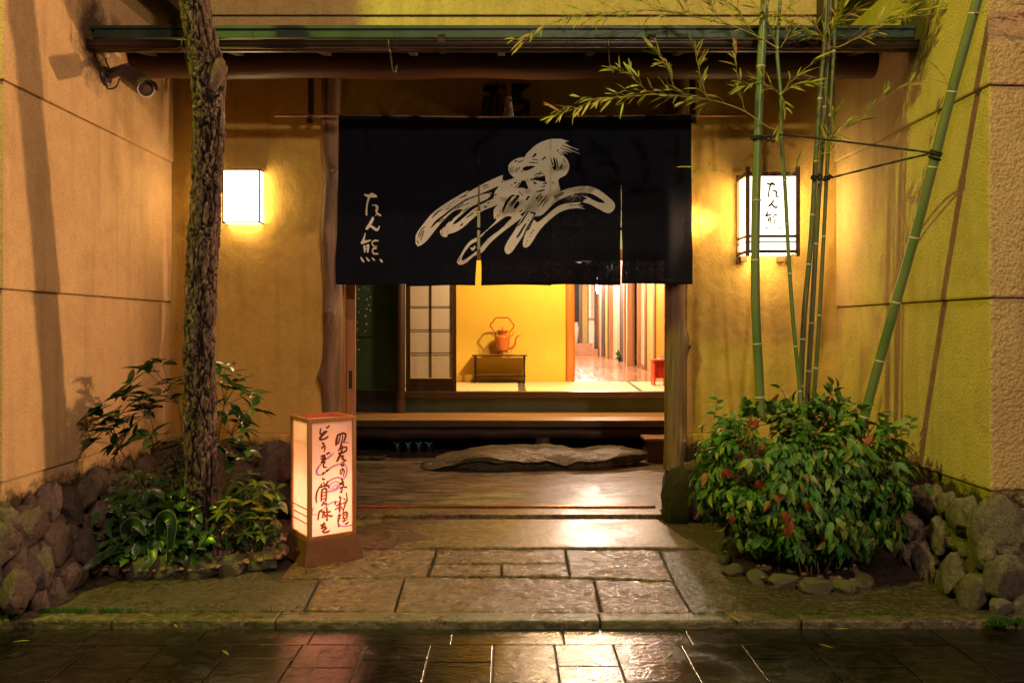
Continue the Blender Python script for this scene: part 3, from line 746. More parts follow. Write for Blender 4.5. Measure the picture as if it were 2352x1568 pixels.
# ================================================================== SHOP CURTAIN
pole = thing('curtain_pole', 'slim bamboo pole carrying the navy shop curtain', 'pole', (0, YN, 3.0))
pa, pb = at(632, 266, YN), at(1716, 266, YN)
MB().tube([pa + (pb - pa) * t + Vector((0, 0, -.012 * math.sin(PI * t) + .006 * math.sin(9 * t))) for t in np.linspace(0, 1, 14)], .0125, 12).obj('rod', m_pole, pole)
nor = thing('shop_curtain', 'navy cloth entrance curtain with large cream brush emblem and white characters', 'curtain', (0, YN, 1.8))
YC = YN - .02
TOPU = [778, 939, 1100, 1265, 1427, 1588]; BL = [770, 933, 1105, 1262.5, 1429.5]; BR_ = [935, 1093, 1264.5, 1424, 1592]; BV = [653, 656, 655, 654, 652]
TV = [265.5, 268, 270.5, 269.5, 267.5, 264]
def edges(p, v):
    t = max(0, (v - 340) / 313.0); ea, eb = ((0, -1, .3, -1, .2, 0)[p:p + 2] if v > 345 else (0, 0))
    l = TOPU[p] + ea + (BL[p] - TOPU[p]) * t ** 1.3 + 1.2 * math.sin(v * .05 + p) * t; r = TOPU[p + 1] - eb + (BR_[p] - TOPU[p + 1]) * t ** 1.3 + 1.2 * math.sin(v * .043 + p * 2) * t
    return l, r
def wave(u, v):
    t = max(0, min(1, (v - 268) / 385))
    p = max(0, min(4, int((u - 775) / 163)))
    s = (u - 775 - 163 * p) / 163
    y = .015 * t * math.sin(2 * PI * s + p * 1.7) + .002 * math.sin(u * .11 + .5 * math.sin(v * .02)) * (.3 + t) + .006 * t * math.sin(u * .035 + v * .006) - .006 * math.sin(v * .03 + u * .012) * t
    return YC + y + .007 * (p % 2) * t
def cloth(u, v, off=0.0):
    q = at(u, v, YC); return (q.x, wave(u, v) + off, q.z)
# the emblem and the characters, drawn once on a fine grid
def C(*p): return (True, 'p', p)
def D(*p): return (False, 'p', p)
def cs(*p): return (True, 's', p)
def ds(*p): return (False, 's', p)
E = [
 C((78,1225),(92,1150),(160,1055),(260,935),(400,830),(560,730),(660,680),(645,705),(760,640),(900,572),(1050,510),(1038,560),(1062,590),(1000,640),(960,800),(700,880),(585,882),(500,905),(420,975),(340,1060),(200,1230),(120,1285),(90,1270)),
 C((350,1130),(375,1065),(450,985),(530,920),(585,875),(700,780),(800,760),(940,700),(980,760),(950,850),(800,912),(700,990),(600,1080),(520,1130),(432,1160),(430,1180),(390,1188),(360,1165)),
 C((1040,590),(1180,545),(1260,570),(1330,560),(1500,590),(1640,600),(1600,760),(1500,900),(1390,960),(1300,900),(1200,950),(1110,970),(1060,962),(1000,1005),(950,1018),(933,960),(935,890),(965,840),(940,770),(950,700),(1000,640)),
 C((1092,430),(1105,390),(1160,345),(1240,320),(1330,320),(1450,330),(1560,380),(1560,480),(1480,520),(1330,555),(1240,570),(1160,545),(1105,490)),
 C((1280,320),(1330,240),(1420,170),(1540,125),(1640,121),(1700,130),(1685,170),(1660,215),(1620,250),(1640,285),(1560,330),(1450,350)),
 C((1540,290),(1640,275),(1710,320),(1750,380),(1755,440),(1720,510),(1645,555),(1640,600),(1655,690),(1560,760),(1500,600),(1500,450)),
 cs((1680,140,12),(1750,146,2)), cs((1680,170,14),(1760,205,9),(1860,240,2)), cs((1670,205,12),(1760,238,7),(1872,284,2)), cs((1650,232,12),(1785,268,2)), cs((1640,258,10),(1704,290,2)), cs((1690,152,8),(1732,160,2)),cs((1650,245,8),(1740,284,2)),
 C((1480,900),(1540,740),(1660,690),(1780,650),(1900,632),(2000,640),(2090,680),(2180,750),(2240,810),(2253,850),(2240,890),(2200,925),(2150,920),(2080,882),(1990,832),(1905,802),(1960,770),(1960,760),(2050,800),(2120,818),(2140,805),(2090,765),(2000,715),(1900,705),(1820,715),(1720,750),(1620,800),(1540,868),(1480,930),(1420,960)),
 (True,'q',((1885,730),(1960,752),(2060,805),(2150,860),(2060,872),(1990,832),(1905,802),(1930,790),(1915,780),(1955,770),(1935,755))),
 C((1320,1100),(1370,1000),(1410,1025),(1500,960),(1560,905),(1640,850),(1720,822),(1800,812),(1880,808),(1860,845),(1900,872),(1840,872),(1740,885),(1640,925),(1560,985),(1480,1060),(1420,1130),(1370,1210),(1330,1270),(1300,1295),(1275,1300),(1252,1280),(1255,1220),(1290,1120)),
 cs((1850,815,9),(1890,808,2)), cs((1850,835,9),(1905,850,2)), cs((1850,862,9),(1928,880,2)),
 C((1300,895),(1370,910),(1395,930),(1330,1050),(1240,1190),(1180,1280),(1130,1350),(1090,1372),(1060,1355),(1052,1310),(1080,1240),(1150,1130),(1220,1010)),
 C((950,1015),(800,1160),(690,1220),(630,1280),(560,1400),(533,1450),(545,1480),(580,1488),(640,1460),(720,1390),(800,1362),(900,1250),(1000,1160),(1100,1080),(1240,965),(1150,930),(1050,940)),
 D((1062,968),(1130,970),(1090,1020),(1000,1110),(880,1200),(800,1290),(740,1340),(680,1390),(600,1440),(585,1428),(600,1380),(680,1270),(760,1222),(850,1130),(950,1050)),
 (True,'q',((676,1300),(712,1298),(720,1272),(730,1292),(742,1288),(715,1332),(692,1332))),
 # splits and dry-brush gaps
 ds((495,1045,6),(530,1015,17),(600,955,19),(680,885,17),(760,838,14),(860,790,11),(905,745,8),(880,712,7),(800,722,8),(640,780,8),(500,870,9),(400,950,11),(310,1020,13),(248,1090,4)),
 D((800,718),(880,682),(985,640),(945,700),(935,750),(870,790),(912,740),(895,705)),
 D((585,884),(560,930),(450,1020),(385,1090),(335,1110),(345,1055),(430,965),(510,905)),
 D((955,850),(970,845),(930,905),(935,985),(960,1010),(800,1150),(780,1000),(800,915)),
 D((1247,445),(1290,418),(1385,415),(1330,450),(1270,468)),
 ds((1030,915,6),(1045,870,12),(1080,800,14),(1130,745,12),(1165,738,5)), ds((1115,865,4),(1150,800,9),(1195,740,12)), D((1150,870),(1165,830),(1200,795),(1212,830),(1185,868),(1160,880)),
 ds((1135,855,4),(1170,800,6),(1215,740,4)), ds((1100,845,4),(1165,770,8)),
 (False,'q',((1150,665),(1190,650),(1225,600),(1240,570),(1280,575),(1312,655),(1290,666),(1250,650),(1200,655),(1160,660))),
 D((1578,322),(1600,350),(1615,410),(1600,465),(1572,430),(1590,410)), ds((1550,325,4),(1575,400,8)), ds((1605,325,3),(1625,380,7),(1635,440,3)), ds((1655,440,7),(1690,350,3)), ds((1670,450,5),(1680,400,3)),ds((1690,330,3),(1712,378,5)),ds((1660,303,6)),
 ds((1110,430,4),(1115,480,5)), ds((1130,420,4),(1132,495,5)), ds((1150,420,4),(1150,490,4)), ds((1180,430,4),(1165,480,4)), ds((1215,425,4),(1200,460,5)), ds((1190,440,3),(1180,490,4)), ds((1235,460,5),(1250,485,3)), ds((1165,365,7),(1190,358,5)), ds((1205,375,7),(1255,350,4)), ds((1320,375,6),(1410,382,5)), ds((1365,345,5),(1420,352,4)), ds((1360,315,8),(1385,290,14)), ds((1465,345,8),(1495,320,8)),
 ds((1375,520,4),(1450,480,5)), ds((1380,545,5),(1440,510,3)), ds((1330,560,4),(1370,580,4)), ds((1400,500,3),(1470,500,5)), ds((1410,530,5)), ds((1390,555,5)), ds((1300,560,4),(1310,590,3)), ds((1280,575,3),(1285,595,3)),
 ds((1020,600,4),(1050,530,8)), ds((1045,590,3),(1070,540,7)), ds((1075,580,2),(1090,540,6)), ds((1100,570,3),(1115,540,6)), ds((1125,560,3),(1135,538,5)), ds((1150,555,4)), ds((1170,562,4)), ds((1190,568,4)), ds((1215,572,4)), ds((1035,560,8),(1045,520,12)),
 ds((1130,625,7)), ds((1160,605,9),(1180,590,6)), ds((1160,650,4),(1215,600,6)), ds((1380,600,12),(1400,608,5)), ds((1470,610,5),(1505,600,9)), ds((1450,645,4),(1490,632,6)), ds((1400,695,7),(1480,675,9)), ds((1420,690,6),(1450,690,8)), ds((1400,770,9),(1450,715,6)), ds((1420,800,5),(1460,745,8)), ds((1450,815,7),(1505,745,6)), ds((1290,778,9),(1312,750,12)), ds((1465,855,4),(1495,800,6)), ds((1410,855,4),(1450,825,5)), ds((1505,800,4),(1520,780,4)), ds((1570,590,3),(1590,610,4)), ds((1210,690,4),(1220,710,5)), ds((1230,710,4),(1245,740,5)), ds((1590,750,6),(1690,700,6)), ds((1600,770,5),(1690,720,5)), ds((950,720,4),(955,745,4)), ds((970,715,4),(970,740,4)), ds((1215,915,5),(1240,890,6)), ds((1275,880,4)), ds((1310,862,5)), ds((1345,860,5)), ds((1305,880,4)), ds((1325,905,4)),
 ds((955,985,5),(958,970,4)), ds((980,975,5),(970,945,4)), ds((1000,960,5),(990,945,3)),
 ds((1310,905,6),(1260,980,8),(1215,1045,6),(1190,1072,3)), ds((1385,925,7),(1350,1000,8),(1300,1080,8),(1250,1190,5)), ds((1335,915,9),(1385,930,9)), ds((1190,1185,10),(1215,1150,11),(1270,1060,9),(1285,1040,4)), ds((1240,1030,3),(1280,960,4)), ds((1195,1060,3),(1215,1050,4)), ds((1310,1005,5),(1316,995,4)),
 ds((1365,1112,9)), ds((1345,1145,8)), ds((1330,1175,8)), ds((1300,1225,6)), ds((1290,1255,5)), ds((1275,1275,5)), ds((1350,1130,5)),
 ds((265,980,5),(310,930,7),(370,890,4)), ds((110,1175,4),(150,1100,6),(190,1075,4)), ds((118,1200,4),(150,1140,6),(175,1110,4)), ds((140,1220,4),(160,1160,6),(178,1130,3)), ds((100,1230,4),(112,1250,5)), ds((335,1025,6),(390,990,5)), ds((425,885,5),(440,875,4)), ds((440,845,5)), ds((470,820,5)), ds((500,803,6)), ds((465,852,4)), ds((560,760,5),(640,735,5)), ds((600,745,4),(660,690,4)), ds((510,885,4),(600,825,6)), ds((545,870,4),(660,820,4)), ds((570,905,6)), ds((595,910,4),(655,870,5)), ds((620,775,4),(650,785,5)), ds((455,1025,5),(495,980,6)), ds((485,1072,6)), ds((575,1060,7),(595,1042,7)), ds((640,975,5),(710,925,6)), ds((735,895,7)), ds((370,1110,6)), ds((385,1130,5)), ds((405,1110,5)), ds((375,1155,7)), ds((432,1130,6)), ds((405,1075,6)), ds((365,1140,4)),
 ds((815,640,5),(858,620,6)), ds((825,662,5),(875,640,4)), ds((840,862,12),(855,858,8)), ds((870,822,6),(890,815,5)), ds((880,790,5),(930,765,6)),
 ds((1755,842,4),(1880,832,6)), ds((545,1450,4),(570,1410,4)),
]
kE = 4; AE = raster(2352, 1568, E, kE)
eu = lambda x: 937.2 + x * .21095
ev = lambda y: 294 + y * .21095
T1 = [cs((225,190,14),(300,215,26),(355,200,38),(425,220,20)), cs((300,240,20),(270,350,16),(258,450,15),(255,545,18)), cs((355,378,6),(420,382,14),(448,410,22),(438,480,20),(450,520,18),(505,560,17)), cs((450,525,14),(418,560,7)),
      cs((372,595,11),(365,630,24),(310,730,26),(265,795,24)), cs((310,750,20),(360,765,22),(430,815,24),(465,805,20),(492,752,6)),
      cs((232,880,8),(215,960,16),(180,1045,26)), cs((180,1050,22),(250,1025,22),(325,1005,12)), cs((212,1095,10),(222,1150,18),(225,1210,13)), cs((225,1125,10),(290,1085,14),(285,1150,18),(280,1215,13)), cs((240,1160,9),(270,1140,7)),
      cs((465,1012,13),(410,1012,16),(360,1035,10),(368,1080,10),(390,1108,10),(440,1110,9)), cs((430,1150,14),(385,1148,14),(365,1200,10),(395,1240,14),(460,1248,12)),
      cs((150,1305,8),(180,1350,18),(205,1380,13)), cs((250,1310,8),(275,1335,14),(295,1362,17)), cs((355,1312,8),(400,1355,11)), cs((500,1340,8),(520,1365,18),(538,1388,13))]
kT = 8; ATS = [raster(855, 1568, g_, kT) for g_ in (T1[:4], T1[4:6], T1[6:])]
tu = lambda x: 808.5 + x * .129
tv = lambda y: 422.6 + y * .129
for p in range(5):
    nu, nv = 22, 48; V = []; Fc = []
    for j in range(nv + 1):
        s = j / nv
        for i in range(nu + 1):
            t = i / nu
            vt = TV[p] + (TV[p + 1] - TV[p]) * t; v = vt + (BV[p] + 1.2 * math.sin(5 * t + p) - vt) * s
            l, r = edges(p, v); V.append(cloth(l + (r - l) * t, v))
    for j in range(nv):
        for i in range(nu): a = j * (nu + 1) + i; Fc.append((a + nu + 1, a + nu + 2, a + 1, a))
    po = put('curtain_panel', mesh('curtain_panel', V, Fc, m_noren, None, True), nor)
    # turned hem along the foot and the sleeve for the pole along the top, each with a stitched ridge
    hm = MB()
    for s0, s1 in ((.0, .035), (.972, .999)):
        rw_ = []
        for s in (s0, s0 + .004, (s0 + s1) / 2, s1 - .004, s1):
            rr_ = []
            for i in range(nu + 1):
                t = i / nu; vt = TV[p] + (TV[p + 1] - TV[p]) * t; v = vt + (BV[p] + 1.2 * math.sin(5 * t + p) - vt) * s; l, r = edges(p, v)
                rr_.append(cloth(l + (r - l) * t, v, -.0012 if s in (s0, s1) else -.0042))
            rw_.append(rr_)
        hm.add([q_ for rr_ in rw_ for q_ in rr_], [((j + 1) * (nu + 1) + i, (j + 1) * (nu + 1) + i + 1, j * (nu + 1) + i + 1, j * (nu + 1) + i) for j in range(4) for i in range(nu)], True)
    hm.obj('hem', m_noren, po, 'stuff')
    def keep(x, y, p=p):
        l, r = edges(p, ev(y)); return l + .6 < eu(x) < r - .6
    V, Fc = cells(AE, kE, lambda x, y: cloth(eu(x), ev(y), -.0035), keep)
    if Fc: put('emblem', mesh('emblem', V, Fc, m_print), po)
    if p == 0:
        for AT in ATS: V, Fc = cells(AT, kT, lambda x, y: cloth(tu(x), tv(y), -.0035)); put('character', mesh('character', V, Fc, m_print), po)

# carved character on the wall above the curtain
ch = [C((445,480),(490,410),(680,385),(900,415),(925,445),(800,550),(760,640),(720,800),(690,1000),(700,1250),(715,1420),(610,1420),(595,1200),(600,950),(640,750),(670,620),(660,575),(520,575),(450,540)),
      C((405,1100),(430,900),(470,740),(520,715),(550,770),(520,950),(490,1150),(480,1420),(405,1420)), C((800,1150),(830,900),(870,720),(910,690),(935,720),(900,950),(885,1200),(905,1420),(810,1400)),
      C((1000,460),(1060,400),(1300,370),(1440,360),(1780,365),(1810,400),(1750,450),(1620,520),(1560,600),(1560,780),(1720,830),(1810,890),(1825,1050),(1800,1250),(1790,1420),(1690,1420),(1710,1290),(1730,1150),(1620,1220),(1510,1400),(1340,1420),(1280,1200),(1350,1190),(1440,1235),(1500,1220),(1660,1000),(1640,950),(1300,950),(1270,750),(1270,560),(1120,500)),
      D((1330,740),(1360,720),(1450,720),(1470,770),(1440,830),(1350,835)), D((1330,540),(1360,520),(1460,520),(1470,590),(1400,630),(1340,600)), C((1035,960),(1070,920),(1070,1100),(1050,1200),(1025,1100)), C((1030,1200),(1150,1180),(1300,1200),(1300,1420),(1030,1420))]
kc = 14; AC = raster(2352, 1529, ch, kc)
fx = lambda x, y, d: at((1170 + x * .08503) / 1.0884, (180 + y * .08503) / 1.0884, 6.25) + Vector((0, d, 0))
V, Fc = cells(AC, kc, lambda x, y: fx(x, y, -.012)); n0 = len(V)
from collections import Counter
ec = Counter(); 
for f in Fc:
    for a, b_ in zip(f, f[1:] + f[:1]): ec[(a, b_)] += 1
V2 = list(V) + [Vector(v) + Vector((0, .03, 0)) for v in V]
for (a, b_) in list(ec):
    if (b_, a) not in ec: Fc.append((b_, a, a + n0, b_ + n0))
ccx = thing('carved_character', 'black carved character fixed to the wall above the curtain', 'sign', (0, 6.25, 3.0))
put('character', mesh('character', V2, Fc, m_black), ccx)
# straw charm wrapped in printed paper
cm = thing('straw_charm', 'paper wrapped straw charm hanging in front of the carved character', 'charm', (at(1167, 230, 6.20)))
Yc = 6.20
q = lambda x, y, d=0: at((1170 + x * .08503) / 1.0884, (180 + y * .08503) / 1.0884, Yc) + Vector((0, d, 0))
for i in range(16):
    t = i / 15; a = R.uniform(-.012, .012)
    MB().tube([q(1145 + 120 * t, 720, a), q(1140 + 130 * t, 520, a), q(1090 + 230 * t + R.uniform(-30, 30), 175 + R.uniform(-60, 30), a * 2)], [.0035, .003, .0012], 5).obj('straw', m_straw, cm)
pr = [((.5), .5)]
cone = MB(); rows = []
for y, xa_, xb_, dp in ((715, 1120, 1275, .014), (800, 1105, 1285, .018), (1000, 1075, 1310, .024), (1250, 1035, 1345, .03), (1700, 1000, 1400, .034)):
    rows.append([q(xa_ + (xb_ - xa_) * (1 - math.cos(PI * i / 12)) / 2, y, -dp * math.sin(PI * i / 12) + (.006 if i in (4,) else 0)) for i in range(13)])
V = [v for r_ in rows for v in r_]; Fc = [(j * 13 + i, (j + 1) * 13 + i, (j + 1) * 13 + i + 1, j * 13 + i + 1) for j in range(4) for i in range(12)]
cone.add(V, Fc, True); cone.obj('paper_wrapper', m_wpaper, cm)
MB().tube([q(1120, 715, -.004), q(1200, 690, -.020), q(1275, 715, -.004)], .004, 6).obj('cord', m_black, cm)
mk = [C((1205,850),(1240,815),(1285,860),(1275,915),(1225,910))]
A = raster(2352, 1529, mk, 8); V, Fc = cells(A, 8, lambda x, y: q(x, y, -.030)); put('red_mark', mesh('red_mark', V, Fc, m_red), cm)
mk = [cs((1210,1110,8),(1310,1110,8)), cs((1265,1085,8),(1270,1120,8)), cs((1215,1110,8),(1210,1200,9),(1190,1225,8)), cs((1245,1140,7),(1240,1190,7)), cs((1290,1135,7),(1300,1190,7)), cs((1240,1160,6),(1300,1160,6)), cs((1250,1215,8),(1330,1205,9)), cs((1220,1245,8),(1310,1235,8)), cs((1270,1230,7),(1250,1310,8),(1225,1345,7)), cs((1290,1250,6),(1310,1330,8)), cs((1250,1290,7),(1300,1290,6))]
A = raster(2352, 1529, mk, 8); V, Fc = cells(A, 8, lambda x, y: q(x, y, -.0345)); put('lettering', mesh('lettering', V, Fc, m_ink2), cm)

# ================================================================== WALL LANTERNS
def frame_box(parent, x0, x1, y0, y1, z0, z1, t, mat, bars):
    for (a, b_, c, d, e, f) in bars: MB().box(a, b_, c, d, e, f, .002).obj('frame_bar', mat, parent)
L1 = thing('wall_lantern', 'plain lit box lantern on the wall behind the pine trunk', 'lantern', (-2.06, 6.2, 2.3))
x0, x1 = at(510, 0, 6.155).x, at(597, 0, 6.155).x; z0, z1 = at(0, 512, 6.155).z, at(0, 388, 6.155).z; y0 = 6.155; y1 = 6.262; t = .013
for nm, a in (('front_panel', (x0 + t, x1 - t, y0 + .004, y0 + .007, z0 + t, z1 - t)), ('side_panel', (x0 + .004, x0 + .007, y0 + t, y1 - .003, z0 + t, z1 - t)), ('side_panel', (x1 - .007, x1 - .004, y0 + t, y1 - .003, z0 + t, z1 - t)), ('bottom_panel', (x0 + t, x1 - t, y0 + t, y1 - .003, z0 + .004, z0 + .007))):
    MB().box(*a).obj(nm, m_lamp, L1)
for sx_ in ((x0, x0 + t), (x1 - t, x1)):
    MB().box(*sx_, y0, y0 + t, z0, z1, .001).obj('frame_bar', m_framed, L1); 
    for zz in (z0, z1 - t): MB().box(*sx_, y0 + t + .001, y1 - .002, zz, zz + t, .001).obj('frame_bar', m_framed, L1)
for zz in (z0, z1 - t): MB().box(x0 + t + .001, x1 - t - .001, y0, y0 + t, zz, zz + t, .001).obj('frame_bar', m_framed, L1)
MB().box(x0 + t, x1 - t, y0 + t, y1, z1 - .010, z1 - .004).obj('lid', m_framed, L1)

L2 = thing('wall_lantern', 'lit box lantern with brushed characters and slatted wooden frame, on the wall behind the bamboo', 'lantern', (2.0, 6.1, 2.05))
y0, y1 = 5.99, 6.262; x0, x1 = at(1714, 0, y0).x, at(1838, 0, y0).x; z0, z1 = at(0, 588, y0).z, at(0, 382, y0).z
pz0, pz1 = at(0, 581, y0).z, at(0, 396, y0).z; t = .028
for xx in (x0, x1 - t): MB().box(xx, xx + t, y0, y0 + t, z0, z1, .003).obj('front_post', m_framed, L2)
for xx in (x0, x1 - .02): MB().box(xx, xx + .02, y1 - .025, y1 - .002, z0 - .03, z1 - .02, .002).obj('back_post', m_framed, L2)
rails = ((pz1 - .026, pz1), (at(0, 545, y0).z, at(0, 539, y0).z), (at(0, 556, y0).z, at(0, 553.5, y0).z), (pz0, pz0 + .024))
for a, b_ in rails:
    MB().box(x0 + t + .001, x1 - t - .001, y0 + .004, y0 + .022, a, b_, .001).obj('rail', m_framed, L2)
    for xx in (x0 + .002, x1 - .020): MB().box(xx, xx + .018, y0 + t + .001, y1 - .026, a, b_, .001).obj('rail', m_framed, L2)
MB().box(x0 + t * .6, x1 - t * .6, y0 + .024, y0 + .028, pz0 + .002, pz1 - .002).obj('front_panel', m_lampf, L2)
for xx in (x0 + .021, x1 - .025): MB().box(xx, xx + .004, y0 + t + .002, y1 - .028, pz0 + .002, pz1 - .002).obj('side_panel', m_lamp, L2)
MB().box(x0 + .03, x1 - .03, y0 + .032, y1 - .03, pz0 + .001, pz0 + .004).obj('bottom_panel', m_lamp, L2)
MB().box(x0 + .003, x1 - .003, y0 + .029, y1 - .004, pz1 + .001, pz1 + .010).obj('lid', m_framed, L2)
for xx in (x0 + .02, x1 - .09): MB().box(xx, xx + .05, y1 - .06, y1 - .003, pz0 - .05, pz0 - .004, .003).obj('foot_block', m_framed, L2)
tx = [cs((595,355,8),(640,370,9),(660,356,12),(700,372,8)), cs((640,378,8),(620,450,7),(610,550,7)), cs((672,465,4),(712,470,8),(730,490,8),(725,530,7),(760,562,6)), cs((735,540,5),(718,562,4)), cs((690,600,5),(670,640,8),(620,695,9)), cs((655,665,7),(700,708,8),(725,715,9),(745,700,5)), cs((600,765,4),(595,800,6),(575,840,9),(645,825,6)), cs((610,880,5),(607,932,6)), cs((612,885,5),(640,868,5),(636,936,6)), cs((615,905,4),(635,900,4)), cs((740,825,5),(700,830,6),(690,870,4),(735,880,4)), cs((725,910,6),(695,915,5),(695,945,5),(735,960,5)), cs((565,1005,4),(592,1035,6)), cs((625,1008,4),(645,1022,5)), cs((690,1005,3),(705,1015,4)), cs((780,1015,5),(795,1028,5))]
lamp('wall_lantern_light', (x0 - .03, y0 + .19, 2.36), 380, (1.0, .60, .28), .09, 'SPOT', (-2.66, 4.55, 1.9), math.radians(84), .75)
tx = [(v_, k_, tuple((a_, b_, r_ * 1.75) for a_, b_, r_ in p_)) for v_, k_, p_ in tx]
for g_ in (tx[:4], tx[4:6], tx[6:]):
    A = raster(1327, 1568, g_, 3.5)
    V, Fc = cells(A, 3.5, lambda x, y: at(1672.2 + x * .1523, 367.5 + y * .1523, y0 + .0225)); put('character', mesh('character', V, Fc, m_ink2), L2)

# ================================================================== STANDING LANTERN
ang = math.radians(35); AX = Vector((math.cos(ang), math.sin(ang), 0)); AY = Vector((-math.sin(ang), math.cos(ang), 0)); AZ = Vector((0, 0, 1))
c0 = gr(700, 1306); sB = .40; sT = .325
ctr = c0 + AX * sB / 2 + AY * sB / 2
SL = thing('standing_lantern', 'square standing paper lantern with brown brush characters and violet swirls, on the path', 'lantern', tuple(ctr))
def lf(a, b_, z): return ctr + AX * a + AY * b_ + AZ * z
LM = Matrix((AX, AY, AZ)).transposed().to_4x4(); LM.translation = ctr
zb_, zt_ = .155, .925; hB, hT = sB / 2, sT / 2; hM = hT + .008
bb = MB(); V = [lf(sx_ * h, sy * h, z) for h, z in ((hB, .004), (hM, zb_)) for sx_, sy in ((-1, -1), (1, -1), (1, 1), (-1, 1))]
bb.add(V, [(0, 1, 5, 4), (1, 2, 6, 5), (2, 3, 7, 6), (3, 0, 4, 7), (4, 5, 6, 7), (3, 2, 1, 0)]).obj('base', m_base, SL)
t = .026
for sx_ in (-1, 1):
    for sy in (-1, 1):
        a0, a1 = sorted((sx_ * hT, sx_ * (hT - t))); b0, b1 = sorted((sy * hT, sy * (hT - t)))
        MB().box(a0, a1, b0, b1, zb_ + .001, zt_, .003, LM).obj('corner_post', m_frame, SL)
for za, zc_ in ((zb_ + .001, zb_ + .024), (zt_ - .026, zt_ - .001)):
    for s in (-1, 1):
        a0, a1 = sorted((s * (hT - .001), s * (hT - .018)))
        MB().box(-hT + t + .001, hT - t - .001, a0, a1, za, zc_, .002, LM).obj('rail', m_frame, SL)
        MB().box(a0, a1, -hT + t + .001, hT - t - .001, za, zc_, .002, LM).obj('rail', m_frame, SL)
rw = wood('red_brown_wood', (.20, .035, .015), (.28, .055, .02), 'x', .5, 6, .1)
for s in (-1, 1):
    a0, a1 = sorted((s * (hT - .0185), s * (hT - .022)))
    MB().box(-hT + t, hT - t, a0, a1, zt_ - .03, zt_ - .002, 0, LM).obj('inner_rim', rw, SL); MB().box(a0, a1, -hT + t, hT - t, zt_ - .03, zt_ - .002, 0, LM).obj('inner_rim', rw, SL)
pp_ = hT - .012
FPz0, FPz1 = zb_ + .025, zt_ - .027
for s in (-1, 1):
    a0, a1 = sorted((s * pp_, s * (pp_ - .001)))
    MB().box(-hT + t * .8, hT - t * .8, a0, a1, FPz0 - .004, FPz1 + .004, 0, LM).obj('paper_panel', m_andon, SL)
    MB().box(a0, a1, -hT + t * .8, hT - t * .8, FPz0 - .004, FPz1 + .004, 0, LM).obj('paper_panel', m_andon, SL)
for zz in (.26, .305, .35):
    MB().tube([lf(-hT + .004, -hT + t, zz), lf(-hT + .004, hT - t, zz)], .0045, 6).obj('side_bar', m_frame, SL)
bl = MB().lathe([(.012, .19), (.03, .23), (.038, .27), (.03, .31), (.008, .33)], tuple(ctr), 14); bl.obj('bulb', emis('lit_bulb', (1, .46, .29), 46), SL)
lamp('standing_lantern_light', tuple(ctr + AZ * .34), 10, (1.0, .46, .29), .05)
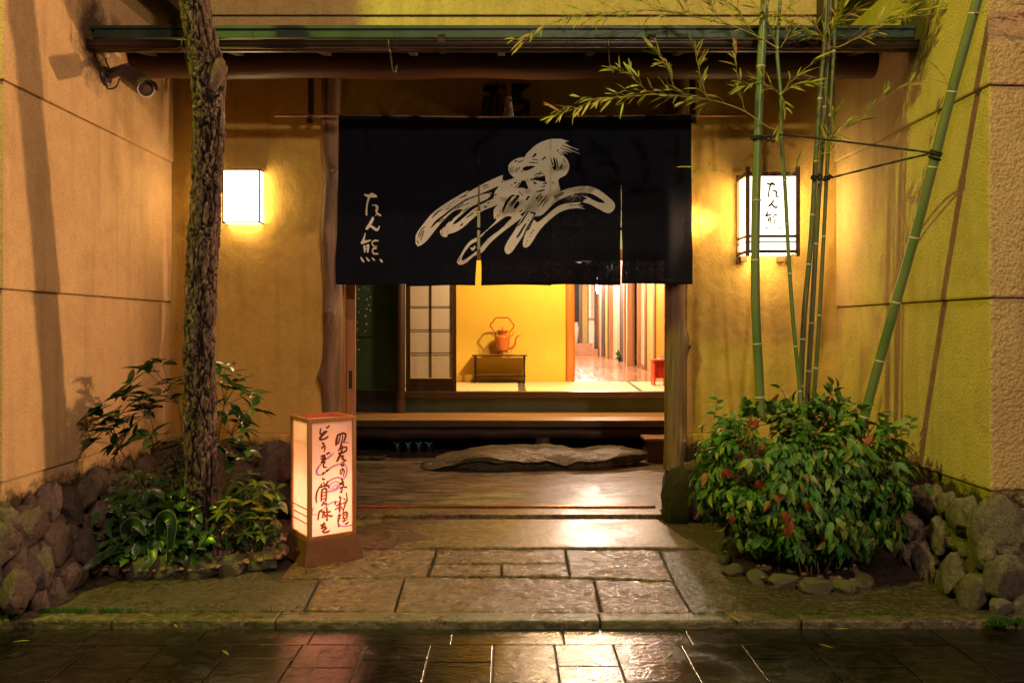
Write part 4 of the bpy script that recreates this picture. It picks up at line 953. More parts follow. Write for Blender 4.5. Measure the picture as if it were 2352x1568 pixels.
# quad in the print: TL(313,140) TR(743,120) BR(743,1195) BL(313,1245)
def onfront(x, y, d):
    s = (x - 313) / 430; tt = (y - (140 - 20 * s)) / ((1245 - 50 * s) - (140 - 20 * s))
    w_ = hT - t
    return lf(-w_ + 2 * w_ * s, -pp_ - d, FPz1 + (FPz0 - FPz1) * tt)
ink = [[(590,260,8),(575,310,11),(570,360,8)],[(595,262,8),(640,245,9),(672,255,9),(668,290,9),(655,325,8)],[(615,270,6),(605,310,7),(590,345,7)],[(640,265,6),(640,300,6),(628,330,6)],[(655,325,6),(620,340,6)],
 [(625,355,9),(615,390,9),(595,410,7)],[(650,385,7),(680,380,8),(680,410,8),(650,430,9),(600,440,9)],[(640,370,7),(625,430,10),(600,480,11),(580,515,9)],[(625,470,7),(650,465,7),(630,490,6)],[(640,500,7),(675,510,8)],[(650,490,6),(655,530,6),(640,565,7),(622,545,5),(640,525,5)],
 [(645,590,6),(625,640,6),(612,630,5),(620,600,6),(645,590,6),(658,620,6),(645,665,5)],[(632,690,9),(640,712,8)],[(608,735,7),(650,720,8)],[(620,745,7),(650,740,7),(640,770,8),(615,775,7)],[(635,770,7),(630,820,7),(612,812,5)],[(650,765,6),(680,772,9)],[(615,790,6)],
 [(605,860,7),(615,885,6)],[(560,930,9),(565,908,6)],[(570,950,6),(625,930,8)],[(620,870,8),(608,940,9),(605,1000,7)],[(590,970,7),(560,985,6)],[(650,880,6),(665,892,7)],[(680,830,6),(688,890,8),(670,930,9),(645,1005,7)],[(640,930,6),(692,905,6)],[(625,960,5),(640,985,5)],
 [(600,1045,7),(625,1040,7)],[(610,1050,8),(595,1100,9)],[(590,1110,7),(600,1150,9)],[(640,1025,7),(685,1015,9),(688,1060,8)],[(655,1030,6),(645,1070,7)],[(645,1045,5),(680,1040,5)],[(640,1075,6),(690,1065,7)],[(665,1070,6),(655,1110,6)],[(640,1100,6),(690,1085,6)],[(675,1130,9),(700,1112,7)],
 [(408,195,6),(400,240,8),(415,250,8)],[(465,225,10),(440,240,13),(405,280,10),(400,300,9),(430,300,8),(470,285,8),(485,270,5)],[(470,185,8),(480,192,6)],[(488,172,8),(496,180,6)],[(425,335,7),(440,345,9)],[(420,385,7),(440,365,8),(452,370,7),(450,395,7),(442,418,5)],
 [(410,465,7),(450,455,8),(420,490,8)],[(410,490,7),(455,480,9),(430,510,9),(415,525,8),(450,520,7),(435,550,8),(440,570,8),(465,572,6)],[(475,440,9),(478,444,8)],[(495,432,9),(498,436,8)],[(425,635,8),(440,625,8)],[(425,675,6),(430,690,8),(450,685,6)],[(470,605,9),(474,608,8)],[(485,597,8),(488,600,7)],
 [(415,735,8),(408,762,7)],[(440,720,7),(445,745,7)],[(480,715,8),(460,745,8)],[(400,765,7),(480,750,9),(488,770,6)],[(395,760,7),(365,820,9),(358,880,9),(365,912,6)],[(420,790,8),(413,850,9),(412,900,7)],[(420,790,7),(465,785,9),(460,900,9)],[(425,820,6),(455,815,6)],[(425,850,6),(455,845,6)],[(425,880,6),(455,878,6)],[(440,905,7),(420,940,9)],[(430,925,8),(465,928,10)],
 [(420,985,8),(390,1010,9),(378,1080,8)],[(400,1000,6),(430,1010,8),(425,1060,7)],[(440,995,6),(450,1050,7)],[(470,970,9),(475,1020,9),(472,1090,9)],[(450,1010,7),(505,1005,9)],[(470,1030,7),(445,1060,6)],[(480,1040,7),(515,1048,10),(530,1045,7)],[(410,1135,9),(450,1125,9)],[(440,1110,7),(430,1140,8),(415,1165,8)],[(420,1165,7),(455,1150,9),(450,1170,6)],[(470,1165,7),(430,1190,9),(440,1205,8),(480,1200,9),(500,1190,6)]]
cut = [0, 5, 11, 12, 18, 26, 36, 40, 42, 46, 52, 64, 71, 99]
for a, b_ in zip(cut[:-1], cut[1:]):
    A = raster(902, 1568, [cs(*[(x_, y_, r_ * 1.2) for x_, y_, r_ in s]) for s in ink[a:b_]], 3.2); V, Fc = cells(A, 3.2, lambda x, y: onfront(x, y, .0022 + .0002 * (a % 2))); put('character', mesh('character', V, Fc, m_ink), SL)
pur = [[(548,435,4),(500,470,10),(460,500,7),(400,550,8),(365,600,10),(375,640,9),(430,640,9),(480,600,9),(550,560,8),(620,545,7),(670,560,8),(688,610,9),(670,670,9),(650,690,7)],[(475,720,9),(530,690,10),(590,675,9),(640,690,7)],[(475,810,11),(550,800,11),(600,770,10),(600,730,8),(560,715,7),(510,745,8),(500,780,7)],[(525,780,6),(560,750,7),(590,755,7),(560,785,7),(525,785,6)],[(335,960,5),(320,990,8),(318,1025,7),(360,1030,6)],[(440,970,8),(500,930,9),(580,908,8),(620,950,8),(615,1000,8),(590,1060,9),(590,1110,7),(620,1145,8),(680,1150,8),(740,1142,6)],[(650,350,5),(680,335,7),(700,340,6)]]
A = raster(902, 1568, [cs(*s) for s in pur], 3.2); V, Fc = cells(A, 3.2, lambda x, y: onfront(x, y, .0012)); put('swirl', mesh('swirl', V, Fc, m_purple), SL)

# ================================================================== SECURITY CAMERA
SC = thing('security_camera', 'dark bullet security camera on the tan wall under the gutter end', 'camera', (XL + .03, 5.2, 3.17))
wx = XL + .014 + .014
bc = Vector((wx, 5.2, 3.14)); MB().tube([bc, bc + Vector((.02, 0, 0)), bc + Vector((.03, 0, 0))], [.062, .062, .045], 24).obj('base_plate', m_plastic, SC)
A0, A1 = Vector((-2.37, 4.97, 3.065)), Vector((-2.14, 4.76, 2.905)); d = (A1 - A0).normalized()
el = Vector((wx + .19, 5.12, 3.165))
MB().tube([bc + Vector((.02, 0, .01)), el], .034, 16).obj('arm', m_plastic, SC)
MB().tube([el + Vector((-.03, 0, 0)), el + Vector((.02, -.02, -.02)), A0 + d * .04], [.028, .024, .022], 14).obj('joint', m_plastic, SC)
MB().tube([A0 - d * .012, A0, A0 + d * .25, A0 + d * .27], [.045, .056, .056, .054], 28).obj('housing', m_plastic, SC)
side = d.cross(Vector((0, 0, 1))).normalized(); upv = side.cross(d)
V = []; Fc = []
for r_ in (.062, .066):
    for i in range(2):
        for k in range(13):
            a = -1.5 + 3.0 * k / 12; p = A0 + d * (.0 if i == 0 else .33 - .03 * abs(a)) + side * r_ * math.sin(a) + upv * r_ * math.cos(a); V.append(p)
for s in range(2):
    for k in range(12): a = s * 26 + k; Fc.append((a, a + 1, a + 14, a + 13))
for k in range(12): Fc.append((13 + k, 14 + k, 40 + k, 39 + k))
MB().add(V, Fc, True).obj('sun_shield', m_plastic, SC)
E0 = A0 + d * .27
MB().tube([E0, E0 + d * .004], [.052, .050], 28).obj('lens_face', m_plastic, SC)
rg = []
for k in range(29): a = 2 * PI * k / 28; rg.append(E0 + d * .005 + (side * math.cos(a) + upv * math.sin(a)) * .049)
MB().tube(rg, .0042, 8, False).obj('lens_ring', m_ring, SC)
MB().tube([E0 + d * .004, E0 + d * .010], [.027, .020], 20).obj('lens', m_lens, SC)
MB().box(-.02, .02, -.004, .004, -.001, .001, 0, Matrix.Translation(A0 + d * .05 + side * -.057 + upv * .03) @ d.to_track_quat('X', 'Z').to_matrix().to_4x4()).obj('name_plate', m_ring, SC)
MB().tube(catmull([tuple(bc + Vector((.02, 0, -.03))), tuple(bc + Vector((.03, -.02, -.085))), tuple(bc + Vector((.09, -.03, -.08))), tuple(bc + Vector((.11, -.02, -.02)))], 6), .0055, 8).obj('cable', m_plastic, SC)
JB = thing('junction_box', 'cream cable box tucked under the gutter end above the camera', 'cable box', (wx + .05, 5.05, 3.29))
jz = at(0, 127, 5.1).z
MB().box(wx + .0, wx + .13, 5.06, 5.16, jz, jz + .022, .003).obj('box_lid', m_cream, JB); MB().tube([(wx + .06, 5.09, jz), (wx + .06, 5.09, jz - .022)], [.028, .016], 14).obj('cable_gland', m_cream, JB)
MB().tube(catmull([(wx + .06, 5.09, jz - .02), (wx + .07, 5.1, jz - .06), (wx + .085, 5.13, jz - .10)], 5), .005, 8).obj('cable', m_black, JB)
# ================================================================== PINE
pine = thing('pine_tree', 'mossy pine trunk with deeply cracked bark standing in the left planting bed', 'tree', (-1.92, 4.98, .05))
cp = [at(465, 1292, 5.0), at(466, 1200, 5.0), at(461, 1000, 4.97), at(458, 830, 4.93), at(461, 690, 4.89), at(470, 520, 4.84), at(476, 380, 4.79), at(480, 260, 4.74), at(472, 150, 4.69), at(447, 0, 4.62), at(425, -160, 4.54), at(405, -330, 4.46)]
pts = catmull([tuple(p) for p in cp], 46); NR = 96
rad = np.interp(np.linspace(0, 1, len(pts)), [0, .1, .3, .55, .75, .8, .85, 1], [.116, .095, .087, .084, .085, .077, .073, .066])
V = []; Fc = []; cr = []; acc = 0
for i, p in enumerate(pts):
    if i: acc += float(np.linalg.norm(pts[i] - pts[i - 1]))
    for j in range(NR):
        a = 2 * PI * j / NR
        pp3 = Vector((math.cos(a) * 1.15, math.sin(a) * 1.15, acc * 3.6)); wob = noise.noise_vector(pp3 * 1.6) * .30 + noise.noise_vector(pp3 * 5) * .10
        q3 = Vector((pp3.x * 1.9, pp3.y * 1.9, acc * 4.6 + 1.2 * noise.noise(pp3 * 1.3))) + wob * 1.5
        ds_, _ = noise.voronoi(q3)
        ds2, _ = noise.voronoi(Vector((q3.x * 2.3, q3.y * 2.3, q3.z * 2.0 + 9)) + wob)
        e = ds_[1] - ds_[0]; pl = min(1, e / .15); pl = pl * pl * (3 - 2 * pl); e2 = min(1, (ds2[1] - ds2[0]) / .16); pl = min(pl, .35 + .65 * e2)
        d = .018 * (pl - .6) + .008 * noise.noise(Vector((ds_[0] * 7, q3.x * .6, q3.z * .6))) + .009 * noise.fractal(pp3 * 5, 1, 2, 5) + .008 * noise.noise(pp3 * .8) + .0035 * noise.noise(Vector((pp3.x * 14, pp3.y * 14, pp3.z * 5)))
        # flare at the foot and a broken branch stub high on the right-hand side
        g = math.exp(-((a - .15 + PI) % (2 * PI) - PI) ** 2 / .10 - (p[2] - 3.03) ** 2 / .012) * .03
        g += math.exp(-((a - 1.2) % (2 * PI) - 0) ** 2 / .2) * max(0, .22 - p[2]) * .25 + max(0, .18 - p[2]) * .12
        r = rad[i] + d + g
        V.append((p[0] + r * math.cos(a), p[1] + r * math.sin(a), p[2])); cr.append(1 - pl)
for i in range(len(pts) - 1):
    for j in range(NR): Fc.append((i * NR + j, i * NR + (j + 1) % NR, (i + 1) * NR + (j + 1) % NR, (i + 1) * NR + j))
me = mesh('trunk', V, Fc, m_bark, None, True); atr = me.attributes.new('crack', 'FLOAT', 'POINT'); atr.data.foreach_set('value', cr)
put('trunk', me, pine)
sp = at(503, 150, 4.66)
MB().tube([sp + Vector((-.05, .01, -.14)), sp + Vector((-.012, 0, -.06)), sp + Vector((.004, -.005, .0)), sp + Vector((.006, -.006, .03))], [.03, .04, .034, .028], 14, True, lambda t, a, p: .006 * noise.noise(p * 40)).obj('branch_stub', m_bark, pine)

# ================================================================== LEAVES
def leafmesh(L, W, fold=.25, curl=.3, n=6, tipw=1.0, mat=None, name='leaf'):
    V = []; Fc = []
    for i in range(n + 1):
        t = i / n; wv = W / 2 * (math.sin(PI * t ** .8) ** tipw) if 0 < t < 1 else 0.0
        y = L * t; zc = -curl * L * t * t
        V += [(-wv, y, zc + fold * wv), (0, y, zc), (wv, y, zc + fold * wv)]
    for i in range(n):
        a = i * 3; Fc += [(a, a + 1, a + 4, a + 3), (a + 1, a + 2, a + 5, a + 4)]
    return mesh(name, V, Fc, mat or m_bushA, None, True)
def frame(p, d, up, roll=0.0, s=1.0):
    y = Vector(d).normalized(); x = y.cross(Vector(up))
    if x.length < 1e-3: x = y.orthogonal()
    x.normalize(); z = x.cross(y)
    M = Matrix((x, y, z)).transposed().to_4x4()
    if roll: M = M @ Matrix.Rotation(roll, 4, 'Y')
    M = M @ Matrix.Diagonal((s, s, s, 1)); M.translation = p
    return M
class Mass:
    def __init__(s): s.V = []; s.F = []
    def add(s, me, M):
        n = len(s.V)
        s.V += [tuple(M @ v.co) for v in me.vertices]; s.F += [[i + n for i in p.vertices] for p in me.polygons]
    def obj(s, name, mat, parent, kind='stuff'):
        return put(name, mesh(name, s.V, s.F, mat, None, True), parent, None, kind)
def rv(a=1.0): return Vector((R.uniform(-a, a), R.uniform(-a, a), R.uniform(-a, a)))

# ---- low bush under the bamboo
bush = thing('nandina_bush', 'rounded bush of drooping green and red tinged leaves round the bamboo feet', 'bush', (1.82, 4.93, .05))
BC = Vector((1.82, 4.95, .58)); BRd = Vector((.66, .46, .50))
lms = [leafmesh(.088, .039, .3, .40, 6, .9), leafmesh(.078, .038, .35, .55, 6, .9), leafmesh(.100, .040, .25, .35, 6, .95), leafmesh(.068, .034, .3, .3, 6, .9)]
allL = []; sprigs = []
for k in range(2000):
    th = R.uniform(0, 2 * PI); zz = R.uniform(-1.0, 1.0)
    hz_ = math.sqrt(max(0, 1 - zz * zz)) if zz > 0 else math.sqrt(max(0, 1 - abs(zz) ** 3.2)); n_ = Vector((math.cos(th) * hz_, math.sin(th) * hz_, zz))
    if zz < -.1: n_.x *= 1 + .22 * zz; n_.y *= .97
    lump = 1 + .24 * noise.noise(n_ * 2.2 + Vector((3, 1, 7))) + .16 * noise.noise(n_ * 5)
    if noise.noise(n_ * 3.4 + Vector((11, 5, 2))) < -.22: continue           # gaps that let the dark inside show
    rr_ = R.uniform(.70, 1.0) * lump
    sprig = R.random() < .045
    if sprig: rr_ *= R.uniform(1.08, 1.22)
    p = BC + Vector((n_.x * BRd.x, n_.y * BRd.y, n_.z * BRd.z)) * rr_
    if p.x > XR - .06 or p.z < .06: continue
    out = Vector((n_.x / BRd.x, n_.y / BRd.y, n_.z / BRd.z)).normalized()
    droop = Vector((0, 0, -1)) * (R.uniform(.5, 1.5) if zz < .55 else R.uniform(.0, .8))
    ax = (out * .8 + droop + rv(.35)).normalized(); sd = ax.cross(out + rv(.2)).normalized()
    nl = R.choice((2, 3, 3, 4, 5)); cs_ = R.uniform(.55, 1.1)
    if sprig: sprigs.append(p)
    for q_ in range(nl):
        s = (q_ - (nl - 1) / 2); dd = (ax + sd * s * .6 + out * R.uniform(-.1, .35) + rv(.22)).normalized()
        allL.append((p + sd * s * .012 + rv(.014), dd, out + Vector((0, 0, .5)) + rv(.65), cs_ * R.uniform(.8, 1.15), R.randrange(4), rr_))
allL.sort(key=lambda a: (a[0] - cam.location).length - .9 * a[5])
mass = Mass()
for i, (p, dd, up, s, li, rr_) in enumerate(allL):
    M = frame(p, dd, up, R.uniform(-.3, .3), s)
    if i < 285: put('leaf', lms[li], bush, M)
    else: mass.add(lms[li], M)
mass.obj('leaves', m_bushB, bush)
redm = [leafmesh(.082, .036, .35, .55, 6, .9, m_redl)]
for u, v, n_, a0 in ((1795, 1175, 3, -1.5), (1815, 1195, 3, -2.1), (1768, 1150, 2, -2.4), (1803, 1210, 2, -1.4), (1775, 1135, 2, -.8), (1620, 1085, 2, -1.9), (1660, 1075, 2, -1.2), (1960, 1180, 2, -1.8), (1605, 1165, 1, -1.6), (1890, 1215, 2, -1.7), (1700, 1035, 1, -1.5), (1900, 1050, 1, -.9), (1740, 1100, 2, -1.5), (1850, 1150, 2, -1.2), (2010, 1120, 2, -1.6), (1930, 1230, 2, -1.5), (1680, 1180, 1, -1.5), (1720, 980, 2, .6), (1985, 1020, 2, .4)):
    p = at(u, v, 4.46 if abs(u - 1800) < 90 else 4.60)
    for k in range(n_):
        a = a0 + k * .55; put('red_leaf', redm[0], bush, frame(p, Vector((math.cos(a), R.uniform(-.5, .1), math.sin(a))), Vector((0, -1, .3)) + rv(.6), R.uniform(-.6, .6), R.uniform(.65, 1.1)))
stm = MB()
for k in range(46):
    th = R.uniform(0, 2 * PI); b0 = BC + Vector((math.cos(th) * .35 * R.random(), math.sin(th) * .25 * R.random(), -.55))
    th2 = th + R.uniform(-.5, .5); t_ = BC + Vector((math.cos(th2) * BRd.x * .75, math.sin(th2) * BRd.y * .75, R.uniform(-.2, .42)))
    stm.tube([b0, (b0 + t_) / 2 + Vector((0, 0, .12)), t_], [.006, .005, .003], 5)
for p in sprigs: stm.tube([BC + (p - BC) * .55, BC + (p - BC) * .8 + Vector((0, 0, .02)), p], [.004, .003, .0018], 5)
stm.obj('stems', m_stem, bush, 'stuff')
for bu, bv in ((1930, 915), (1950, 925), (1640, 918), (2085, 960)):          # thin shoots that stand clear of the bush
    p = at(bu, bv + 45, 4.95); tip = at(bu + R.uniform(-12, 12), bv, 4.95)
    MB().tube([p, tip], [.003, .0015], 5).obj('shoot', m_stem, bush)
    for k in range(5):
        t = .3 + .7 * k / 4; put('shoot_leaf', lms[3], bush, frame(p + (tip - p) * t, Vector((1 if k % 2 else -1, 0, .5)) + rv(.3), Vector((0, -1, 1)), 0, .8))

# ---- edging stones of the two beds, soil, pebbles
def edging(name, label, pts, sizes):
    b_ = structure(name, label)
    for (u, v), (rx, rz, rt) in zip(pts, sizes):
        p = gr(u, v); me = RE[R.randrange(9)]
        put('edging_stone', me, b_, Matrix.Translation(p + Vector((0, rz * .8, rz * .45))) @ Matrix.Rotation(rt, 4, 'Z') @ Matrix.Diagonal((rx, rz * 1.05, rz, 1)) @ Matrix.Rotation(R.uniform(0, 3), 4, 'X'))
    return b_
bR = edging('planting_bed', 'bed of soil under the bamboo edged with small cobbles', ((1668, 1295), (1690, 1322), (1745, 1338), (1808, 1352), (1880, 1360), (1942, 1362), (1990, 1352), (1672, 1265)),
            ((.048, .045, .8), (.065, .045, .6), (.072, .048, .3), (.10, .052, .15), (.105, .052, .05), (.068, .05, -.1), (.055, .05, -.4), (.05, .045, 1.2)))
so = [gr(u, v)[:2] for u, v in ((1660, 1255), (1690, 1312), (1760, 1335), (1880, 1352), (1985, 1350), (2120, 1330), (2110, 1200), (1900, 1185), (1700, 1200))]
MB().prism(so[::-1] if False else so, -.05, .035, .015).obj('soil', m_soil, bR)
bL = edging('planting_bed', 'pine bed of soil and pebbles edged with mossy stones', ((310, 1333), (372, 1330), (447, 1327), (522, 1322), (595, 1308), (640, 1282), (268, 1322), (655, 1258)),
            ((.095, .085, .1), (.11, .085, .05), (.11, .085, 0), (.10, .08, .15), (.095, .07, .35), (.07, .055, .6), (.07, .06, -.2), (.05, .05, .9)))
so = [gr(u, v)[:2] for u, v in ((215, 1300), (300, 1322), (450, 1316), (600, 1296), (650, 1250), (620, 1200), (330, 1195), (150, 1240))]
MB().prism(so, -.05, .06, .02).obj('soil', m_soil, bL)
pb = MB(); rk = ROCK[0]
bmx = bmesh.new(); bmesh.ops.create_icosphere(bmx, subdivisions=1, radius=1); ico = ([v.co.copy() for v in bmx.verts], [[v.index for v in f.verts] for f in bmx.faces]); bmx.free()
for k in range(560):
    u = R.uniform(240, 655); v = R.uniform(1228, 1312 - max(0, (u - 450) * .16))
    p = gr(u, v, .06); r = R.uniform(.009, .02) * (1.2 if u > 500 else .9)
    M = Matrix.Translation(p + Vector((0, 0, r * .3))) @ Matrix.Rotation(R.uniform(0, 3), 4, 'Z') @ Matrix.Diagonal((r * R.uniform(.9, 1.4), r, r * R.uniform(.6, .9), 1)) @ Matrix.Rotation(R.uniform(0, 3), 4, 'X')
    pb.add([M @ v_ for v_ in ico[0]], ico[1], True)
pbo = pb.obj('pebbles', m_pebble); pbo['kind'] = 'stuff'
pb = MB()
for k in range(26):
    p = gr(R.uniform(1720, 1980), R.uniform(1300, 1335), .035); r = R.uniform(.012, .024)
    M = Matrix.Translation(p + Vector((0, 0, r * .3))) @ Matrix.Diagonal((r * 1.3, r, r * .8, 1)) @ Matrix.Rotation(R.uniform(0, 3), 4, 'X'); pb.add([M @ v_ for v_ in ico[0]], ico[1], True)
pbo = pb.obj('pebbles', m_pebble); pbo['kind'] = 'stuff'

# ---- glossy shrub behind and beside the pine
shrub = thing('glossy_shrub', 'open evergreen shrub with whorls of glossy dark leaves either side of the pine trunk', 'shrub', (-2.0, 5.2, .05))
sl = [leafmesh(.145, .058, .25, .15, 6, .95, m_shrub), leafmesh(.125, .052, .3, .3, 6, .95, m_shrub), leafmesh(.11, .046, .25, .1, 6, .95, m_shrub)]
root = at(452, 1250, 5.12)
whorls = [(345, 838, 5.1, 6), (372, 835, 5.1, 4), (300, 882, 5.1, 6), (292, 905, 5.05, 6), (318, 920, 5.05, 5), (372, 905, 5.12, 6), (350, 925, 5.1, 5), (395, 915, 5.15, 5), (230, 940, 4.95, 5), (212, 955, 4.95, 5), (265, 950, 5.0, 5), (285, 965, 5.0, 6), (240, 975, 4.98, 5), (262, 985, 5.0, 5), (300, 985, 5.0, 6), (215, 1015, 4.9, 6), (265, 1020, 4.95, 6), (300, 1015, 5.0, 5), (345, 1000, 4.9, 5), (390, 1015, 5.1, 5), (415, 1020, 5.1, 5),
          (505, 862, 5.1, 4), (518, 838, 5.15, 3), (520, 890, 5.1, 6), (540, 878, 5.1, 5), (570, 905, 5.1, 6), (578, 935, 5.12, 4), (520, 955, 5.1, 6), (548, 960, 5.1, 5), (560, 985, 5.1, 6), (545, 1015, 5.12, 6), (570, 1035, 5.1, 5), (520, 1045, 5.1, 5), (500, 925, 5.1, 4), (405, 1060, 5.1, 5), (430, 1085, 5.05, 5), (400, 870, 5.2, 4)]
mains = [at(u, v, Y) for u, v, Y in ((345, 960, 5.05), (385, 1000, 5.1), (275, 1030, 4.95), (350, 1040, 5.0), (530, 1000, 5.1), (515, 930, 5.12), (540, 1070, 5.1), (425, 1100, 5.08), (410, 930, 5.15))]
for c in mains:
    MB().tube(catmull([tuple(root + rv(.02)), tuple(root + (c - root) * .5 + Vector((0, 0, -.05)) + rv(.03)), tuple(c)], 4), [.007 - .0035 * i / 8 for i in range(9)], 6).obj('stem', m_stem, shrub)
whorls = whorls + [(u + R.uniform(-14, 14), v + R.uniform(8, 26), Y + R.uniform(-.05, .1), 4) for u, v, Y, n_ in whorls[::2]]
for u, v, Y, n_ in whorls:
    c = at(u, v, Y); b0 = min(mains, key=lambda q_: (q_ - c).length + (.5 if q_.z > c.z else 0)); mid = (b0 + c) / 2 + rv(.015)
    MB().tube(catmull([tuple(b0), tuple(mid), tuple(c)], 4), [.0034 - .002 * i / 8 for i in range(9)], 5).obj('stem', m_stem, shrub)
    a0 = R.uniform(0, 6); ax = ((c - root).normalized() + rv(.3)).normalized(); e1 = ax.orthogonal().normalized(); e2 = ax.cross(e1)
    for k in range(n_):
        a = a0 + 2 * PI * k / n_ + R.uniform(-.3, .3)
        dd = e1 * math.cos(a) + e2 * math.sin(a) + ax * R.uniform(.1, .7) + Vector((0, 0, -R.uniform(0, .35)))
        put('leaf', sl[R.randrange(3)], shrub, frame(c + rv(.008), dd, ax + Vector((0, 0, .4)), R.uniform(-.3, .3), R.uniform(.75, 1.25)))
# ---- broad strap leaves
asp = thing('strap_leaf_plant', 'dark plant with long arching pale edged strap leaves at the foot of the pine', 'plant', (-2.2, 4.95, .06))
def strap(P, W, flip=0.0):
    pts = catmull([tuple(p) for p in P], 5); V = []; Fc = []; I = []
    for i, p in enumerate(pts):
        p = Vector(p); t = i / (len(pts) - 1); tg = Vector(pts[min(i + 1, len(pts) - 1)]) - Vector(pts[max(i - 1, 0)])
        sd = tg.cross(Vector((.25, -1, .35 + flip))).normalized(); wv = W / 2 * max(.03, math.sin(PI * min(1, .12 + t * .88)) ** .7)
        nn = sd.cross(tg).normalized()
        for a in (-1, -.93, 0, .93, 1): V.append(p + sd * wv * a + nn * abs(a) * wv * .25)
    for i in range(len(pts) - 1):
        for j in range(4): Fc.append((i * 5 + j, i * 5 + j + 1, i * 5 + j + 6, i * 5 + j + 5)); I.append(1 if j in (0, 3) else 0)
    return put('strap_leaf', mesh('strap_leaf', V, Fc, [m_strap, m_edgeL], I, True), asp)
m_edgeL = plain('pale_leaf_edge', (.34, .33, .20), .4)
Ya = 4.9
for P, W in (
             (((365, 1250, 4.85), (372, 1190, 4.78), (395, 1200, 4.72), (385, 1300, 4.72)), .068),
             (((300, 1260, 4.9), (290, 1215, 4.8), (312, 1200, 4.75), (335, 1230, 4.75)), .07), (((330, 1270, 4.9), (345, 1240, 4.85), (350, 1280, 4.75), (320, 1315, 4.7)), .055),
             (((300, 1262, 4.9), (270, 1260, 4.8), (215, 1290, 4.65), (165, 1335, 4.55)), .045), 
             (((555, 1260, 5.05), (550, 1200, 5.0), (580, 1185, 4.98), (600, 1215, 4.95)), .05), (((600, 1262, 5.02), (608, 1220, 5.0), (622, 1180, 4.98), (628, 1172, 4.97)), .04), (((575, 1258, 5.02), (540, 1215, 5.0), (520, 1225, 4.95), (515, 1250, 4.95)), .05)):
    strap([at(u, v, Y) for u, v, Y in P], W)
# ---- yellowing whorls to the right of the trunk
yp = thing('yellowing_shrub', 'small shrub with yellow green and orange leaves between pine trunk and paper lantern', 'shrub', (-1.65, 5.05, .06))
yl = [leafmesh(.10, .036, .25, .25, 6, .95, m_yell), leafmesh(.12, .034, .25, .35, 6, .95, m_yell)]
ry = at(560, 1255, 5.05)
for u, v, Y, n_ in ((512, 1178, 4.85, 6), (525, 1150, 4.9, 5), (590, 1110, 5.05, 6), (605, 1135, 5.03, 6), (575, 1090, 5.08, 5), (560, 1120, 5.1, 6), (612, 1175, 5.0, 5), (595, 1190, 4.98, 5), (540, 1195, 5.0, 6), (560, 1225, 4.95, 6), (600, 1225, 4.95, 4), (620, 1205, 5.0, 4), (580, 1150, 5.08, 6), (545, 1105, 5.12, 5)):
    c = at(u, v, Y); MB().tube(catmull([tuple(ry + rv(.02)), tuple((ry + c) / 2 + rv(.03)), tuple(c)], 4), .0028, 5).obj('stem', m_stem, yp)
    a0 = R.uniform(0, 6)
    for k in range(n_):
        a = a0 + 2 * PI * k / n_; put('leaf', yl[R.randrange(2)], yp, frame(c, Vector((math.cos(a), math.sin(a) * .8, R.uniform(-.3, .5))), Vector((0, -.3, 1)), R.uniform(-.3, .3), R.uniform(.7, 1.1)))
# ---- low undergrowth left of the trunk
ug = Mass(); gl = leafmesh(.075, .04, .25, .3, 4, .85); gl2 = leafmesh(.055, .034, .2, .2, 4, .8)
for k in range(2100):
    u = R.uniform(195, 480); v = R.uniform(1085, 1285); 
    if v < 1150 - (u - 195) * .12 and R.random() < .6: continue
    Y = R.uniform(4.72, 5.2) + (1285 - v) * .0014
    p = at(u, v, Y)
    if p.x < XL + .16 or p.z < .07: continue
    ug.add(gl if R.random() < .6 else gl2, frame(p, rv() + Vector((0, -.4, -.1)), Vector((0, -.5, 1)) + rv(.4), 0, R.uniform(.7, 1.4)))
for k in range(420):
    u = R.uniform(478, 640); v = R.uniform(1120, 1262); p = at(u, v, R.uniform(5.1, 5.5))
    if p.z > .06: ug.add(gl, frame(p, rv() + Vector((0, -.3, 0)), Vector((0, -.5, 1)) + rv(.4), 0, R.uniform(.8, 1.5)))
uo = ug.obj('undergrowth', m_under, None); uo['label'] = 'dark low leafy undergrowth around the pine foot'

# ================================================================== BAMBOO
def bamboo(label, path, r0, r1, nodes, mat=None, ring=True, foot=None):
    P = [at(u, v, Y) for u, v, Y in path]; b_ = thing('bamboo', label, 'bamboo', tuple(P[0]), 'bamboo culms rising from the bush')
    pts = [Vector(p) for p in catmull([tuple(p) for p in P], 12)]
    n_ = len(pts); vs = [752.5 - (p.z - 1.5) / p.y * F for p in pts]
    rads = [r0 + (r1 - r0) * i / (n_ - 1) for i in range(n_)]
    MB().tube(pts, rads, 16).obj('culm', mat or m_culm, b_)
    for nv_ in nodes:
        i = min(range(n_ - 1), key=lambda k: abs(vs[k] - nv_)); 
        if vs[i] < nv_ and i > 0: i -= 1
        t = (vs[i] - nv_) / max(1e-6, vs[i] - vs[i + 1]); p = pts[i] + (pts[i + 1] - pts[i]) * t; d = (pts[i + 1] - pts[i]).normalized(); r = rads[i]
        MB().tube([p - d * .005, p - d * .001, p + d * .0005, p + d * .005], [r * 1.01, r * 1.11, r * 1.11, r * 1.01], 16, False).obj('node_ring', m_node, b_)
    return b_, pts
B1, P1 = bamboo('thick upright green bamboo in front of the lit characters lantern', ((1748, 960, 4.9), (1744, 870, 4.9), (1736, 720, 4.9), (1735, 560, 4.9), (1738, 400, 4.9), (1743, 250, 4.88), (1750, 110, 4.86), (1757, 0, 4.84), (1765, -130, 4.82)), .0275, .025, (153, 461, 598, 790, 912), m_culm)
